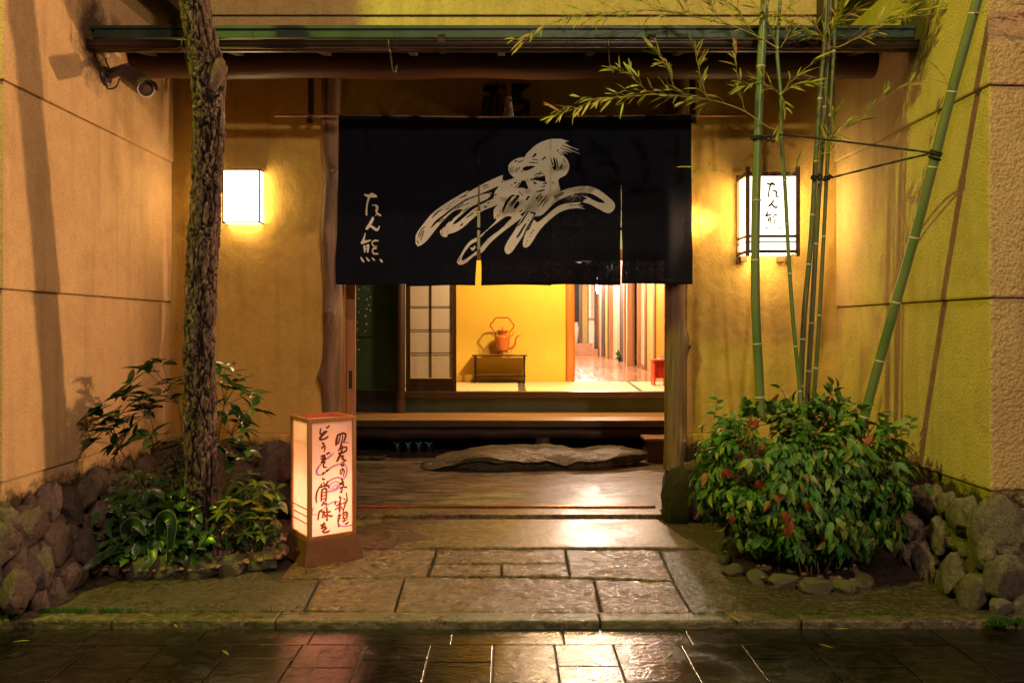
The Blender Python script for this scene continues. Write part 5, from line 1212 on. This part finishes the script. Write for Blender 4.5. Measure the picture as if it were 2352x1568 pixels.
B2, P2 = bamboo('thin pale bamboo with the leafy branches, right of the thick upright one', ((1842, 960, 4.9), (1836, 880, 4.9), (1822, 740, 4.9), (1812, 600, 4.9), (1803, 430, 4.9), (1794, 310, 4.88), (1793, 217, 4.87), (1785, 112, 4.86), (1791, 17, 4.85), (1796, -130, 4.84)), .013, .0095, (17, 110, 217, 308, 415, 515, 628, 795, 898), m_culm)
B3, P3 = bamboo('dark bamboo of the middle bundle, leftmost of its three', ((1838, 930, 4.95), (1846, 740, 4.95), (1862, 560, 4.94), (1873, 380, 4.93), (1885, 200, 4.91), (1895, 60, 4.9), (1901, -130, 4.88)), .017, .013, (227, 371, 494, 607, 779, 886), m_culmd)
B4, P4 = bamboo('olive bamboo of the middle bundle, between its two neighbours', ((1852, 940, 5.0), (1864, 740, 5.0), (1874, 560, 5.0), (1884, 400, 4.98), (1895, 240, 4.96), (1904, 100, 4.94), (1913, -130, 4.92)), .016, .013, (112, 246, 420, 560, 742, 852), m_culmd)
B5, P5 = bamboo('slender dark bamboo of the middle bundle, rightmost of its three', ((1868, 930, 4.93), (1880, 760, 4.93), (1891, 560, 4.93), (1899, 400, 4.92), (1908, 240, 4.9), (1916, 100, 4.88), (1926, -130, 4.86)), .012, .010, (118, 265, 543, 724, 845), m_culmd)
B6, P6 = bamboo('thick green bamboo leaning outward over the rubble wall', ((1975, 1000, 4.86), (1990, 940, 4.84), (2020, 828, 4.78), (2058, 694, 4.69), (2100, 546, 4.59), (2142, 384, 4.48), (2186, 211, 4.36), (2236, 32, 4.23), (2280, -130, 4.12)), .0285, .025, (32, 211, 384, 546, 694, 828, 957), m_culm)
lfm = [leafmesh(.105, .0145, .25, .18, 6, .8, m_bleaf), leafmesh(.085, .0135, .25, .35, 6, .8, m_bleaf), leafmesh(.12, .0145, .2, .10, 6, .8, m_bleaf), leafmesh(.065, .012, .3, .3, 6, .8, m_bleaf)]
def branch(b_, path, r, dens=1.0, twigs=1.0, tip=True, leaf0=.12):
    P = [at(u, v, Y) for u, v, Y in path]; pts = [Vector(p) for p in catmull([tuple(p) for p in P], 5)]; n_ = len(pts)
    br = MB().tube(pts, [max(.0010, r * (1 - .8 * i / (n_ - 1))) for i in range(n_)], 6).obj('branch', m_ystem, b_)
    tw = MB(); nt = 0; total = sum((pts[i + 1] - pts[i]).length for i in range(n_ - 1)); stepl = .030 / dens; acc_ = 0; nxt = total * leaf0
    for i in range(n_ - 1):
        seg = (pts[i + 1] - pts[i]); acc_ += seg.length
        while acc_ >= nxt:
            p = pts[i] + seg * R.random(); d = seg.normalized(); nxt += stepl * R.uniform(.6, 1.5); fr = acc_ / total
            tl = R.uniform(.04, .15) * twigs * (1.15 - .6 * fr)
            td = (d * R.uniform(.7, 1.3) + Vector((R.uniform(-.3, .3), R.uniform(-.4, .2), R.uniform(-.55, .75)))).normalized()
            e = p + td * tl; m_ = p + td * tl * .5 + Vector((0, 0, .01)); tw.tube([p, m_, e], [.0016, .0013, .0008], 4); nt += 1
            for k in range(R.choice((1, 2, 2, 3))):
                ld = (td + Vector((R.uniform(-.6, .6), R.uniform(-.5, .4), R.uniform(-.65, .35)))).normalized()
                put('leaf', lfm[R.randrange(4)], br, frame(m_ + (e - m_) * R.random(), ld, Vector((0, -.7, .8)) + rv(.5), R.uniform(-.6, .6), R.uniform(.6, 1.1)))
    if tip:
        d = (pts[-1] - pts[-2]).normalized()
        for k in range(3): put('leaf', lfm[2], br, frame(pts[-1], d + Vector((0, R.uniform(-.2, .2), R.uniform(-.35, .2))), Vector((0, -.7, .8)) + rv(.3), 0, R.uniform(.8, 1.1)))
    if nt: tw.obj('twigs', m_ystem, br, 'stuff')
    return br
yb = 4.84
br = lambda b_, uv, r, Y0=4.84, Y1=4.74, **k: branch(b_, [(u, v, Y0 + (Y1 - Y0) * i / max(1, len(uv) - 1)) for i, (u, v) in enumerate(uv)], r, **k)
br(B2, ((1784, 110), (1739, 84), (1682, 60), (1587, 37), (1508, 25), (1429, 27), (1331, 36), (1274, 53), (1232, 72), (1206, 93)), .0048, dens=1.15, leaf0=.30)
br(B2, ((1791, 300), (1764, 292), (1710, 256), (1667, 239), (1626, 229), (1581, 224), (1519, 217), (1457, 221), (1373, 228), (1328, 247), (1285, 262)), .0045, dens=1.25, leaf0=.28)
br(B2, ((1626, 229), (1612, 190), (1604, 155), (1597, 122)), .0018, 4.80, 4.76, dens=1.5, twigs=.5)
br(B2, ((1552, 210), (1540, 180), (1525, 145), (1504, 116)), .0018, 4.78, 4.74, dens=1.3, twigs=.5)
br(B2, ((1490, 213), (1465, 190), (1440, 170), (1415, 161)), .0018, 4.77, 4.74, dens=1.2, twigs=.5)
br(B2, ((1710, 256), (1702, 210), (1693, 170), (1690, 132)), .0016, 4.82, 4.80, dens=.9, twigs=.4)
br(B2, ((1739, 84), (1712, 55), (1690, 30), (1660, 5)), .0018, 4.83, 4.78, dens=1.5, twigs=.6)
br(B2, ((1682, 60), (1645, 40), (1625, 10), (1600, -15)), .0016, 4.81, 4.77, dens=1.2, twigs=.6)
br(B2, ((1587, 37), (1572, 5), (1560, -25)), .0015, 4.79, 4.77, dens=1.2, twigs=.6); br(B2, ((1508, 25), (1465, -5), (1440, -20)), .0015, 4.78, 4.76, dens=1.2, twigs=.6)
br(B2, ((1791, 17), (1775, 40), (1760, 30), (1735, 20)), .0016, 4.83, 4.80, dens=1.3, twigs=.6)
br(B4, ((1904, 106), (1930, 107), (2007, 67), (2083, 39), (2167, 14), (2260, -8), (2330, -20)), .0042, 4.90, 4.60, dens=1.5, leaf0=.12)
br(B4, ((1904, 104), (1896, 80), (1925, 45), (1960, 30)), .0018, 4.90, 4.80, dens=1.8, twigs=.6)
br(B4, ((1904, 108), (1880, 70), (1865, 50), (1838, 40), (1812, 36)), .0018, 4.90, 4.82, dens=1.2, twigs=.6)
br(B4, ((1904, 108), (1875, 85), (1830, 60)), .0018, 4.90, 4.82, dens=1.6, twigs=.5); br(B4, ((1904, 104), (1915, 70), (1935, 25)), .0018, 4.9, 4.8, dens=1.6, twigs=.6)
br(B4, ((2007, 67), (2040, 30), (2075, 5), (2110, -10)), .0018, 4.85, 4.75, dens=1.8, twigs=.7)
br(B2, ((1794, 216), (1830, 175), (1870, 143), (1910, 117)), .0028, 4.85, 4.88, dens=.5, twigs=.5, tip=False)
br(B2, ((1794, 217), (1820, 200), (1850, 193)), .002, 4.85, 4.78, dens=2.2, twigs=.6); br(B2, ((1793, 217), (1765, 200), (1738, 190), (1715, 196)), .002, 4.85, 4.80, dens=1.5, twigs=.5)
br(B2, ((1793, 110), (1815, 65), (1800, 40), (1815, 10), (1830, -10)), .002, 4.85, 4.80, dens=1.0, twigs=.6); br(B2, ((1786, 108), (1770, 75), (1757, 40), (1745, 0)), .002, 4.85, 4.80, dens=.9, twigs=.5)
br(B2, ((1803, 416), (1858, 346), (1915, 310), (1970, 281), (2035, 222), (2085, 197)), .0022, 4.86, 4.70, dens=.55, twigs=.6, leaf0=.35)
br(B2, ((1803, 416), (1850, 370), (1890, 345), (1940, 295)), .0016, 4.86, 4.78, dens=.7, twigs=.6)
br(B2, ((1808, 510), (1757, 468), (1730, 440), (1702, 419), (1660, 395), (1600, 385)), .0016, 4.86, 4.76, dens=.35, twigs=.5, leaf0=.72)
br(B2, ((1793, 217), (1800, 250), (1790, 290)), .0014, 4.85, 4.8, dens=.6, twigs=.4)
br(B5, ((1900, 395), (1905, 330), (1915, 285), (1912, 262)), .0018, 4.88, 4.80, dens=1.3, twigs=.6)
br(B6, ((2240, 30), (2270, 25), (2310, 12), (2370, -8)), .0032, 4.20, 4.12, dens=.8, twigs=.6, leaf0=.5)
br(B6, ((2186, 207), (2176, 194), (2150, 184), (2116, 179)), .0022, 4.34, 4.30, dens=.01, tip=False)
# ---- ropes
rope = thing('tie_rope', 'black rope tied from the thick upright bamboo across to the leaning one', 'rope', tuple(at(1743, 318, 4.86)))
def cord(P, r, parent, nm='cord', n=40):
    pts = [Vector(p) for p in catmull([tuple(p) for p in P], max(4, n // len(P)))]
    MB().tube(pts, r, 8, True, lambda t, a, p: .0014 * math.sin(a * 2 + t * len(pts) * 2.2)).obj(nm, m_rope, parent)
def loop(c, d, r, parent, turns=2, th=.0062, nm='lashing'):
    d = Vector(d).normalized(); e1 = d.orthogonal().normalized(); e2 = d.cross(e1)
    for k in range(turns):
        o = d * ((k - (turns - 1) / 2) * th * 1.9)
        MB().tube([Vector(c) + o + (e1 * math.cos(a) + e2 * math.sin(a)) * (r + th * .6) for a in np.linspace(0, 2 * PI, 25)], th, 7, False).obj(nm, m_rope, parent)
c1 = at(1739, 317, 4.885); c6 = at(2149, 352, 4.46)
loop(c1, (0, 0, 1), .027, rope, 2); loop(c6, Vector((.35, -.28, 1)), .0265, rope, 2)
cord((at(1752, 318, 4.85), at(1792, 309, 4.83), at(1900, 321, 4.75), at(2040, 338, 4.60), at(2138, 351, 4.44)), .0062, rope)
for k, (u, v) in enumerate(((1757, 314), (1765, 322), (1771, 315), (1776, 325), (1768, 312))):
    MB().tube([at(u - 6, v - 3, 4.84), at(u, v + 1, 4.83), at(u + 5, v - 2, 4.84)], [.006, .0085, .006], 8).obj('knot', m_rope, rope)
rope2 = thing('tie_rope', 'black rope tied from the middle bamboo bundle out to the leaning bamboo', 'rope', tuple(at(1872, 407, 4.93)))
loop(at(1872, 408, 4.93), (0.06, 0, 1), .016, rope2, 2); loop(at(1899, 409, 4.92), (0.05, 0, 1), .0115, rope2, 2); loop(c6 + Vector((-.004, .003, -.028)), Vector((.35, -.28, 1)), .0265, rope2, 1)
cord((at(1862, 408, 4.91), at(1885, 412, 4.89), at(1905, 409, 4.89), at(1990, 388, 4.75), at(2080, 366, 4.56), at(2138, 353, 4.44)), .0058, rope2)
for u, v in ((1884, 402), (1890, 412), (1909, 405)): MB().tube([at(u - 5, v - 4, 4.88), at(u, v, 4.87), at(u + 4, v + 4, 4.88)], [.005, .008, .005], 8).obj('knot', m_rope, rope2)
rope3 = thing('tie_rope', 'thin black rope holding the bamboo bundle back to the eave log', 'rope', tuple(at(1900, 136, 4.93)))
loop(at(1905, 136, 4.92), (0, 0, 1), .035, rope3, 2, .005); cord((at(1885, 140, 4.95), at(1840, 155, 5.2), at(1760, 172, 5.5)), .0045, rope3)

# ================================================================== THINGS INDOORS
dk = thing('wooden_step', 'long wooden entrance step on a log, in front of the raised mat room', 'step', (0, 9.5, 0))
zt = .44; y0 = 9.1
for i in range(4):
    a = y0 + .065 + i * .21; MB().box(-2.28, 2.28, a, a + .207, zt - .04, zt + R.uniform(-.001, .001), .003).obj('deck_board', m_deck, dk)
MB().box(-2.28, 2.28, y0, y0 + .063, zt - .075, zt + .001, .006).obj('front_edge', m_sill, dk)
MB().tube([(-2.28 + i * .19, y0 + .10 + .01 * math.sin(i), zt - .15 + .008 * math.sin(i * 2.1)) for i in range(25)], .072, 18).obj('log', m_darkx, dk)
c = at(1246, 1000, 9.16); MB().tube([(c.x, 9.2, .02), (c.x, 9.2, .15), (c.x, 9.2, .245)], [.10, .095, .085], 16).obj('support_stone', m_steps, dk)
# stepping stone: broad irregular slab with a worn hollow
ss = thing('stepping_stone', 'broad flat natural rock with a worn hollow before the wooden step', 'rock', (.2, 8.55, 0))
bmx = bmesh.new(); bmesh.ops.create_icosphere(bmx, subdivisions=6, radius=1)
for v in bmx.verts:
    p = v.co.copy(); a = math.atan2(p.y, p.x); rim = 1 + .10 * math.sin(2 * a + .8) + .08 * math.sin(3 * a + 2) + .05 * math.sin(5 * a)
    hx = 1.14 if p.x > 0 else 1.16
    h = math.copysign(abs(p.z) ** .30, p.z)
    xx = p.x * hx * rim * (1.0 if p.z > 0 else .93); yy = p.y * .46 * rim * (1.0 if p.z > .1 else .80) + .05 * noise.noise(Vector((xx * 2.1, 3, 1)))
    nf = noise.fractal(Vector((xx * 2.2, yy * 2.2, p.z)), 1, 2, 5)
    zz = .085 + h * .105 * (1 + .22 * noise.noise(Vector((xx * 2, yy * 2, 3))))
    if p.z > 0:
        zz += .03 * nf + .012 * noise.noise(Vector((xx * 9, yy * 9, 1))); zz -= .16 * max(0, -xx - .5); zz -= .05 * max(0, -yy - .12) * (1 + 2 * noise.noise(Vector((xx * 2.5, 0, 5))))
        zz -= .07 * math.exp(-((xx - .55) / .30) ** 2 - ((yy - .10) / .035) ** 2)
        zz -= .05 * math.exp(-((xx - .35) / .13) ** 2 - ((yy + .38) / .12) ** 2)
    v.co = (.20 + xx, 8.62 + yy + .03 * nf * (p.z < .3), max(.0, zz))
me = bpy.data.meshes.new('rock'); bmx.to_mesh(me); bmx.free(); me.materials.append(m_steps); me.polygons.foreach_set('use_smooth', [True] * len(me.polygons)); put('rock', me, ss)
bx = thing('wooden_box_step', 'small low wooden box step beside the right doorpost', 'box', (1.75, 8.8, 0))
xb = at(1481, 0, 8.75).x
zb2 = at(0, 1006, 8.75).z
MB().box(xb, 2.2, 8.72, 9.05, zb2 - .03, zb2, .004).obj('lid', m_deck, bx); MB().box(xb + .03, 2.17, 8.745, 9.04, .019, zb2 - .031, .003).obj('body', m_sill, bx)
for i, (u, hide) in enumerate(((913, 0), (938, 0), (962, 0), (986, 0))):
    p = at(u, 1036, 9.45); s_ = thing('sandal', ['dark sandal with blue thong at the left end of the row under the step', 'second dark blue thonged sandal from the row left end', 'third dark blue thonged sandal from the row left end', 'dark sandal with blue thong at the right end of the row under the step'][i], 'sandal', tuple(p), 'sandals set out in a row under the step')
    sm = MB().tube([p + Vector((0, .0, .0)), p + Vector((0, .012, .10)), p + Vector((0, .02, .155)), p + Vector((0, .03, .19))], [.05, .055, .05, .03], 14); sm.obj('sole', m_black, s_)
    b0 = p + Vector((0, -.045, .085))
    for sg in (-1, 1): MB().tube([b0, b0 + Vector((sg * .03, -.012, .028)), b0 + Vector((sg * .062, .004, .040))], [.007, .012, .006], 8).obj('thong', m_blue, s_)
    MB().tube([b0, b0 + Vector((0, 0, -.03))], .006, 6).obj('toe_post', m_wpaper, s_)
    MB().box(p.x - .05, p.x + .05, 9.40, 9.50, .0185, p.z + .002).obj('sole_rest', m_dark, s_)
for i, u in enumerate((836, 866)):
    p = at(u, 1052, 9.0); s_ = thing('slipper', ['grey slipper nearest the paper lantern on the dark entrance floor', 'grey slipper beside its mate on the dark entrance floor'][i], 'slipper', (p.x, 9.0, .02), 'pair of grey slippers')
    M = Matrix.Translation((p.x, 9.0, .035)) @ Matrix.Diagonal((.10, .12, .03, 1)); me = rock(70 + i, 2, .05, .8); me.materials.append(m_mortar); put('sole', me, s_, M)
    V = []; Fc = []
    for a in range(9):
        for k in range(4): th = PI * a / 8; V.append((p.x + .092 * math.cos(th), 9.0 - .02 + .03 * k, .04 + .05 * math.sin(th) * (1 - .12 * k)))
    for a in range(8):
        for k in range(3): Fc.append((a * 4 + k, a * 4 + k + 1, a * 4 + k + 5, a * 4 + k + 4))
    put('strap', mesh('strap', V, Fc, m_mortar, None, True), s_)
# shoji
sh = thing('shoji_screen', 'paper sliding screen with black lattice and dark lower board', 'screen', (-.98, 10.12, .7))
ys = 10.03; X = lambda u: at(u, 0, ys).x; Z = lambda v: at(0, v, ys).z
xl, xr = X(932), X(1048)
MB().box(xl, X(942), ys, ys + .035, .70, 2.34, .002).obj('stile', m_darkz, sh); MB().box(X(1038.5), xr, ys, ys + .035, .70, 2.34, .002).obj('stile', m_darkz, sh)
MB().box(X(942) + .001, X(1038.5) - .001, ys + .004, ys + .03, .701, Z(869)).obj('lower_board', m_darkx, sh)
MB().box(X(942) + .001, X(1038.5) - .001, ys, ys + .035, 2.28, 2.34).obj('top_rail', m_darkx, sh)
MB().box(X(942) + .002, X(1038.5) - .002, ys + .018, ys + .021, Z(868), 2.279).obj('paper', m_paper, sh)
MB().box(X(989.2), X(991), ys + .006, ys + .016, Z(868), 2.279).obj('lattice_bar', m_darkz, sh)
for k in range(7):
    zz = Z(810.5 - 53.3 * k); MB().box(X(942) + .001, X(1038.5) - .001, ys + .003, ys + .0055, zz - .005, zz + .005).obj('lattice_bar', m_darkx, sh)
# kettle on its stand
ks_ = thing('kettle_stand', 'low black lacquer stand with shelf in front of the yellow wall', 'table', (at(1149, 876, 11.65).x, 11.655, .7))
yk = 11.655; Xk = lambda x: at(1065.8 + x * .11722, 0, yk).x; Zk = lambda y: at(0, 707.5 + y * .11722, yk).z
zt = Zk(915)
MB().box(Xk(165), Xk(1240), yk - .17, yk + .17, zt - .014, zt, .003).obj('top', m_black, ks_)
for xa_, xb_ in ((208, 238), (1165, 1195)):
    for ya_ in (yk - .15, yk + .12): MB().box(Xk(xa_), Xk(xb_), ya_, ya_ + .03, .702, zt - .0145, .003).obj('leg', m_black, ks_)
zs = Zk(1328); MB().box(Xk(190), Xk(1210), yk - .165, yk + .165, zs - .006, zs + .006, .002).obj('shelf', m_black, ks_)
kt = thing('kettle', 'tall orange lacquered kettle with ribbed body and looped handle on the black stand', 'kettle', (Xk(755), yk, zt))
k1 = .11722 / F * yk; kc_ = (Xk(755), yk, 0)
prof = [(60, 855), (110, 850), (118, 835)]; yy = 825
body = [(0.01 * 100, 850), (95, 848), (118, 830)]
for i in range(14): body.append((122 + 30 * (i / 13) + (5 if i % 2 else -2), 820 - 245 * i / 13))
body += [(157, 568), (150, 555), (110, 528), (82, 520), (78, 518)]
MB().lathe([(r * k1, Zk(y)) for r, y in body], (kc_[0], yk, 0), 36).obj('body', m_kettle, kt)
MB().lathe([(r * k1, Zk(y)) for r, y in ((80, 521), (84, 500), (92, 470), (128, 445), (130, 440), (60, 425), (14, 410), (10, 395), (15, 385), (14, 375), (4, 370))], (kc_[0], yk, 0), 32).obj('lid', m_kettle, kt)
hp = [(605, 545), (612, 490), (560, 410), (518, 350), (530, 300), (575, 265), (590, 225), (640, 190), (755, 186), (865, 190), (905, 225), (925, 268), (968, 310), (975, 360), (930, 430), (885, 490), (895, 540)]
MB().tube(catmull([(Xk(a), yk, Zk(b_)) for a, b_ in hp], 5), 14 * k1, 10).obj('handle', m_kettle, kt)
for xs_ in ((605, 580, 550, 530), (905, 930, 955, 975)):
    MB().tube(catmull([(Xk(a), yk, Zk(b_)) for a, b_ in zip(xs_, (545, 545, 510, 460))], 4), [16 * k1 * (1 - .05 * i) for i in range(13)], 8, True, lambda t, a, p: .004 * math.sin(t * 25)).obj('ear', m_kettle, kt)
MB().tube(catmull([(Xk(a), yk - .02, Zk(b_)) for a, b_ in ((870, 775), (930, 770), (980, 740), (1005, 670), (1015, 600), (1050, 548), (1115, 533))], 5), [k1 * (34 - 26 * i / 30) for i in range(31)], 12).obj('spout', m_kettle, kt)
for a in range(3):
    th = a * 2.1 + .5; MB().tube(catmull([(kc_[0] + .05 * math.cos(th), yk + .05 * math.sin(th), Zk(850)), (kc_[0] + .09 * math.cos(th), yk + .09 * math.sin(th), Zk(870)), (kc_[0] + .075 * math.cos(th), yk + .075 * math.sin(th), zt + .012)], 4), .008, 8).obj('foot', m_kettle, kt)
cl = thing('cloth_mat', 'flat pinkish brown cloth under the orange kettle', 'cloth', (kc_[0], yk, zt)); V = []
MB().prism([(Xk(460), yk - .11), (Xk(1020), yk - .12), (Xk(1010), yk + .12), (Xk(475), yk + .11)], zt + .0005, zt + .004, .001).obj('cloth', plain('pink_cloth', (.30, .12, .09), .8), cl)
# red stool with leaflets
rs = thing('red_stool', 'red lacquered stool at the right end of the mat floor', 'stool', (2.1, 11.1, .7)); yr = 11.1
x0 = at(1496, 0, yr).x; zt2 = at(0, 825, yr).z
MB().box(x0 - .01, x0 + .46, yr - .15, yr + .15, zt2 - .018, zt2, .004).obj('seat', m_red, rs)
MB().box(x0 + .015, x0 + .035, yr - .13, yr + .13, .703, zt2 - .019, .003).obj('leg', m_red, rs); MB().box(x0 + .41, x0 + .43, yr - .13, yr + .13, .703, zt2 - .019, .003).obj('leg', m_red, rs)
MB().box(x0 + .0355, x0 + .4095, yr - .05, yr - .03, .80, zt2 - .019, .003).obj('apron', m_red, rs); MB().box(x0 + .15, x0 + .17, yr - .135, yr - .055, .703, zt2 - .019, .003).obj('leg', m_red, rs)
pl = thing('leaflet_stack', 'small stack of white leaflets on the red stool', 'papers', (x0 + .2, yr, zt2))
for k in range(5): MB().box(x0 + .10 + R.uniform(-.01, .01), x0 + .40, yr - .12, yr + .10, zt2 + .001 + k * .009, zt2 + .0085 + k * .009, .001).obj('leaflet', m_wpaper if k < 4 else m_black, pl)
# bead strings
for i, (u, vb, lab) in enumerate(((822, 800, 'long string of tiny white beads hanging closest to the sliding door'), (838, 763, 'shorter string of white beads hanging beside the longer one'), (845, 715, 'shortest string of white beads, furthest from the sliding door'))):
    b_ = thing('bead_string', lab, 'bead string', tuple(at(u, 600, 8.2)), 'bead strings hanging in the dark entrance'); p0 = at(u, 500, 8.2); p1 = at(u + 2, vb, 8.2); p0.z = 2.955
    MB().tube([p0, p1], .0012, 4).obj('thread', m_black, b_)
    bd_ = MB(); nb = 15
    for k in range(nb):
        p = p1 + (p0 - p1) * (k / nb) ** 1.1 + Vector((R.uniform(-.015, .015), 0, R.uniform(-.02, .02))); bd_.add([Vector(v_) * .0095 + p for v_ in ico[0]], ico[1], True)
    bd_.obj('beads', plain('white_bead', (.9, .88, .8), .3) if i == 0 else bpy.data.materials['white_bead'], b_, 'stuff')
# corridor pendant, vase, green plants
pd = thing('pendant_lamp', 'small glowing pendant lamp far down the corridor', 'lamp', (2.22, 20, 2.4)); px = at(1371.8, 0, 20).x
MB().lathe([(.01, at(0, 674, 20).z), (.025, at(0, 668, 20).z), (.03, at(0, 655, 20).z), (.02, at(0, 640, 20).z), (.008, at(0, 635, 20).z)], (px, 20, 0), 12).obj('shade', m_pend, pd); MB().tube([(px, 20, at(0, 634, 20).z), (px, 20, 3.3)], .006, 6).obj('cord', m_black, pd)
for i, (x_, y_) in enumerate(((1.45, 15.2), (1.9, 17.6))):
    cl_ = thing('ceiling_lamp', ['round lit ceiling lamp at the near end of the corridor', 'round lit ceiling lamp halfway down the corridor'][i], 'lamp', (x_, y_, 3.2)); zq = (2.86, 2.98)[i]; MB().lathe([(.02, zq), (.10, zq + .04), (.12, zq + .12), (.09, zq + .18), (.02, zq + .20)], (x_, y_, 0), 16).obj('shade', m_pend, cl_); MB().tube([(x_, y_, zq + .201), (x_, y_, 3.3)], .006, 6).obj('cord', m_black, cl_)
vs_ = thing('vase', 'pale tall vase by the dark opening beyond the corridor steps', 'vase', (2.1, 24.9, 1.04)); vx = at(1322, 0, 24.9).x
MB().lathe([(.06, 1.04), (.07, 1.06), (.09, 1.25), (.11, 1.5), (.08, 1.62), (.09, 1.66), (.085, 1.67)], (vx, 24.85, 0), 16).obj('body', m_white, vs_)
for i, (u, v, Y) in enumerate(((1424, 822, 18.9), (1461, 812, 17.0))):
    fp = thing('garden_plant', ['leafy green plant at the foot of the dark corridor pillar', 'leafy green plant behind the round corridor post'][i], 'plant', tuple(at(u, v, Y))); ms_ = Mass(); g3 = leafmesh(.16, .05, .2, .3, 4, .9)
    for k in range(46): ms_.add(g3, frame(at(u, v, Y) + rv(.05), rv() + Vector((0, 0, .6)), Vector((0, -.4, 1)), 0, R.uniform(.6, 1.1)))
    ms_.obj('leaves', m_under, fp)

# ================================================================== MOSS TUFTS, FALLEN LEAVES
ms = Mass(); bl_ = leafmesh(.028, .006, .1, .3, 3, .7)
def tuft(u0, u1, v, n_, spread=2.5, z=0.0, s=1.0):
    for k in range(n_):
        u = R.uniform(u0, u1)
        if noise.noise(Vector((u * .03, v * .05, 2))) < -.1: continue
        p = gr(u, v + R.gauss(0, spread), z); ms.add(bl_, frame(p, rv(.8) + Vector((0, 0, .8)), Vector((0, -1, .2)), 0, s * R.uniform(.5, 1.3)))
tuft(90, 300, 1406, 1100, 1.6, 0, .8); tuft(300, 640, 1406, 300, 1.2, 0, .6); tuft(0, 45, 1420, 260, 2.0); tuft(1590, 1780, 1410, 220, 1.2, 0, .55); tuft(1780, 2100, 1411, 420, 1.5, 0, .6); tuft(2275, 2330, 1432, 420, 3, 0, 1.2); tuft(2310, 2352, 1428, 120, 2)
ms.obj('moss_tufts', m_moss, None)
fm = [leafmesh(.085, .014, .1, .1, 5, .8, m_bleaf)]
for i, (u, v, z) in enumerate(((1545, 1495, -.035), (1700, 1428, .0), (1610, 1338, .0), (1625, 1385, .0), (1730, 1362, .0), (1950, 1443, -.035), (510, 1492, -.035), (70, 1470, -.035), (400, 1432, .001), (1880, 1478, -.035))):
    p = gr(u, v, z + .004); o = put('fallen_leaf', fm[0], None, frame(p, Vector((R.uniform(-1, 1), R.uniform(-.4, .4), .02)), Vector((0, 0, 1)), 0, R.uniform(.7, 1.1)))
    tag(o, ('thin bamboo leaf fallen on the road below the middle of the kerb right half', 'thin leaf fallen on the kerb in front of the bamboo bed', 'thin leaf fallen beside the path slabs nearest the bamboo bed', 'thin leaf fallen on the mossy concrete near the kerb, right of the path', 'thin leaf fallen in front of the bamboo bed cobbles', 'thin leaf fallen on the dark road in front of the bamboo bed', 'thin leaf fallen on the road below the pine bed', 'thin leaf fallen on the road at the far left edge', 'thin leaf fallen on the kerb below the pine bed stones', 'thin leaf fallen on the road between kerb and the other right-hand leaf')[i], 'leaf', 'fallen bamboo leaves on the ground')
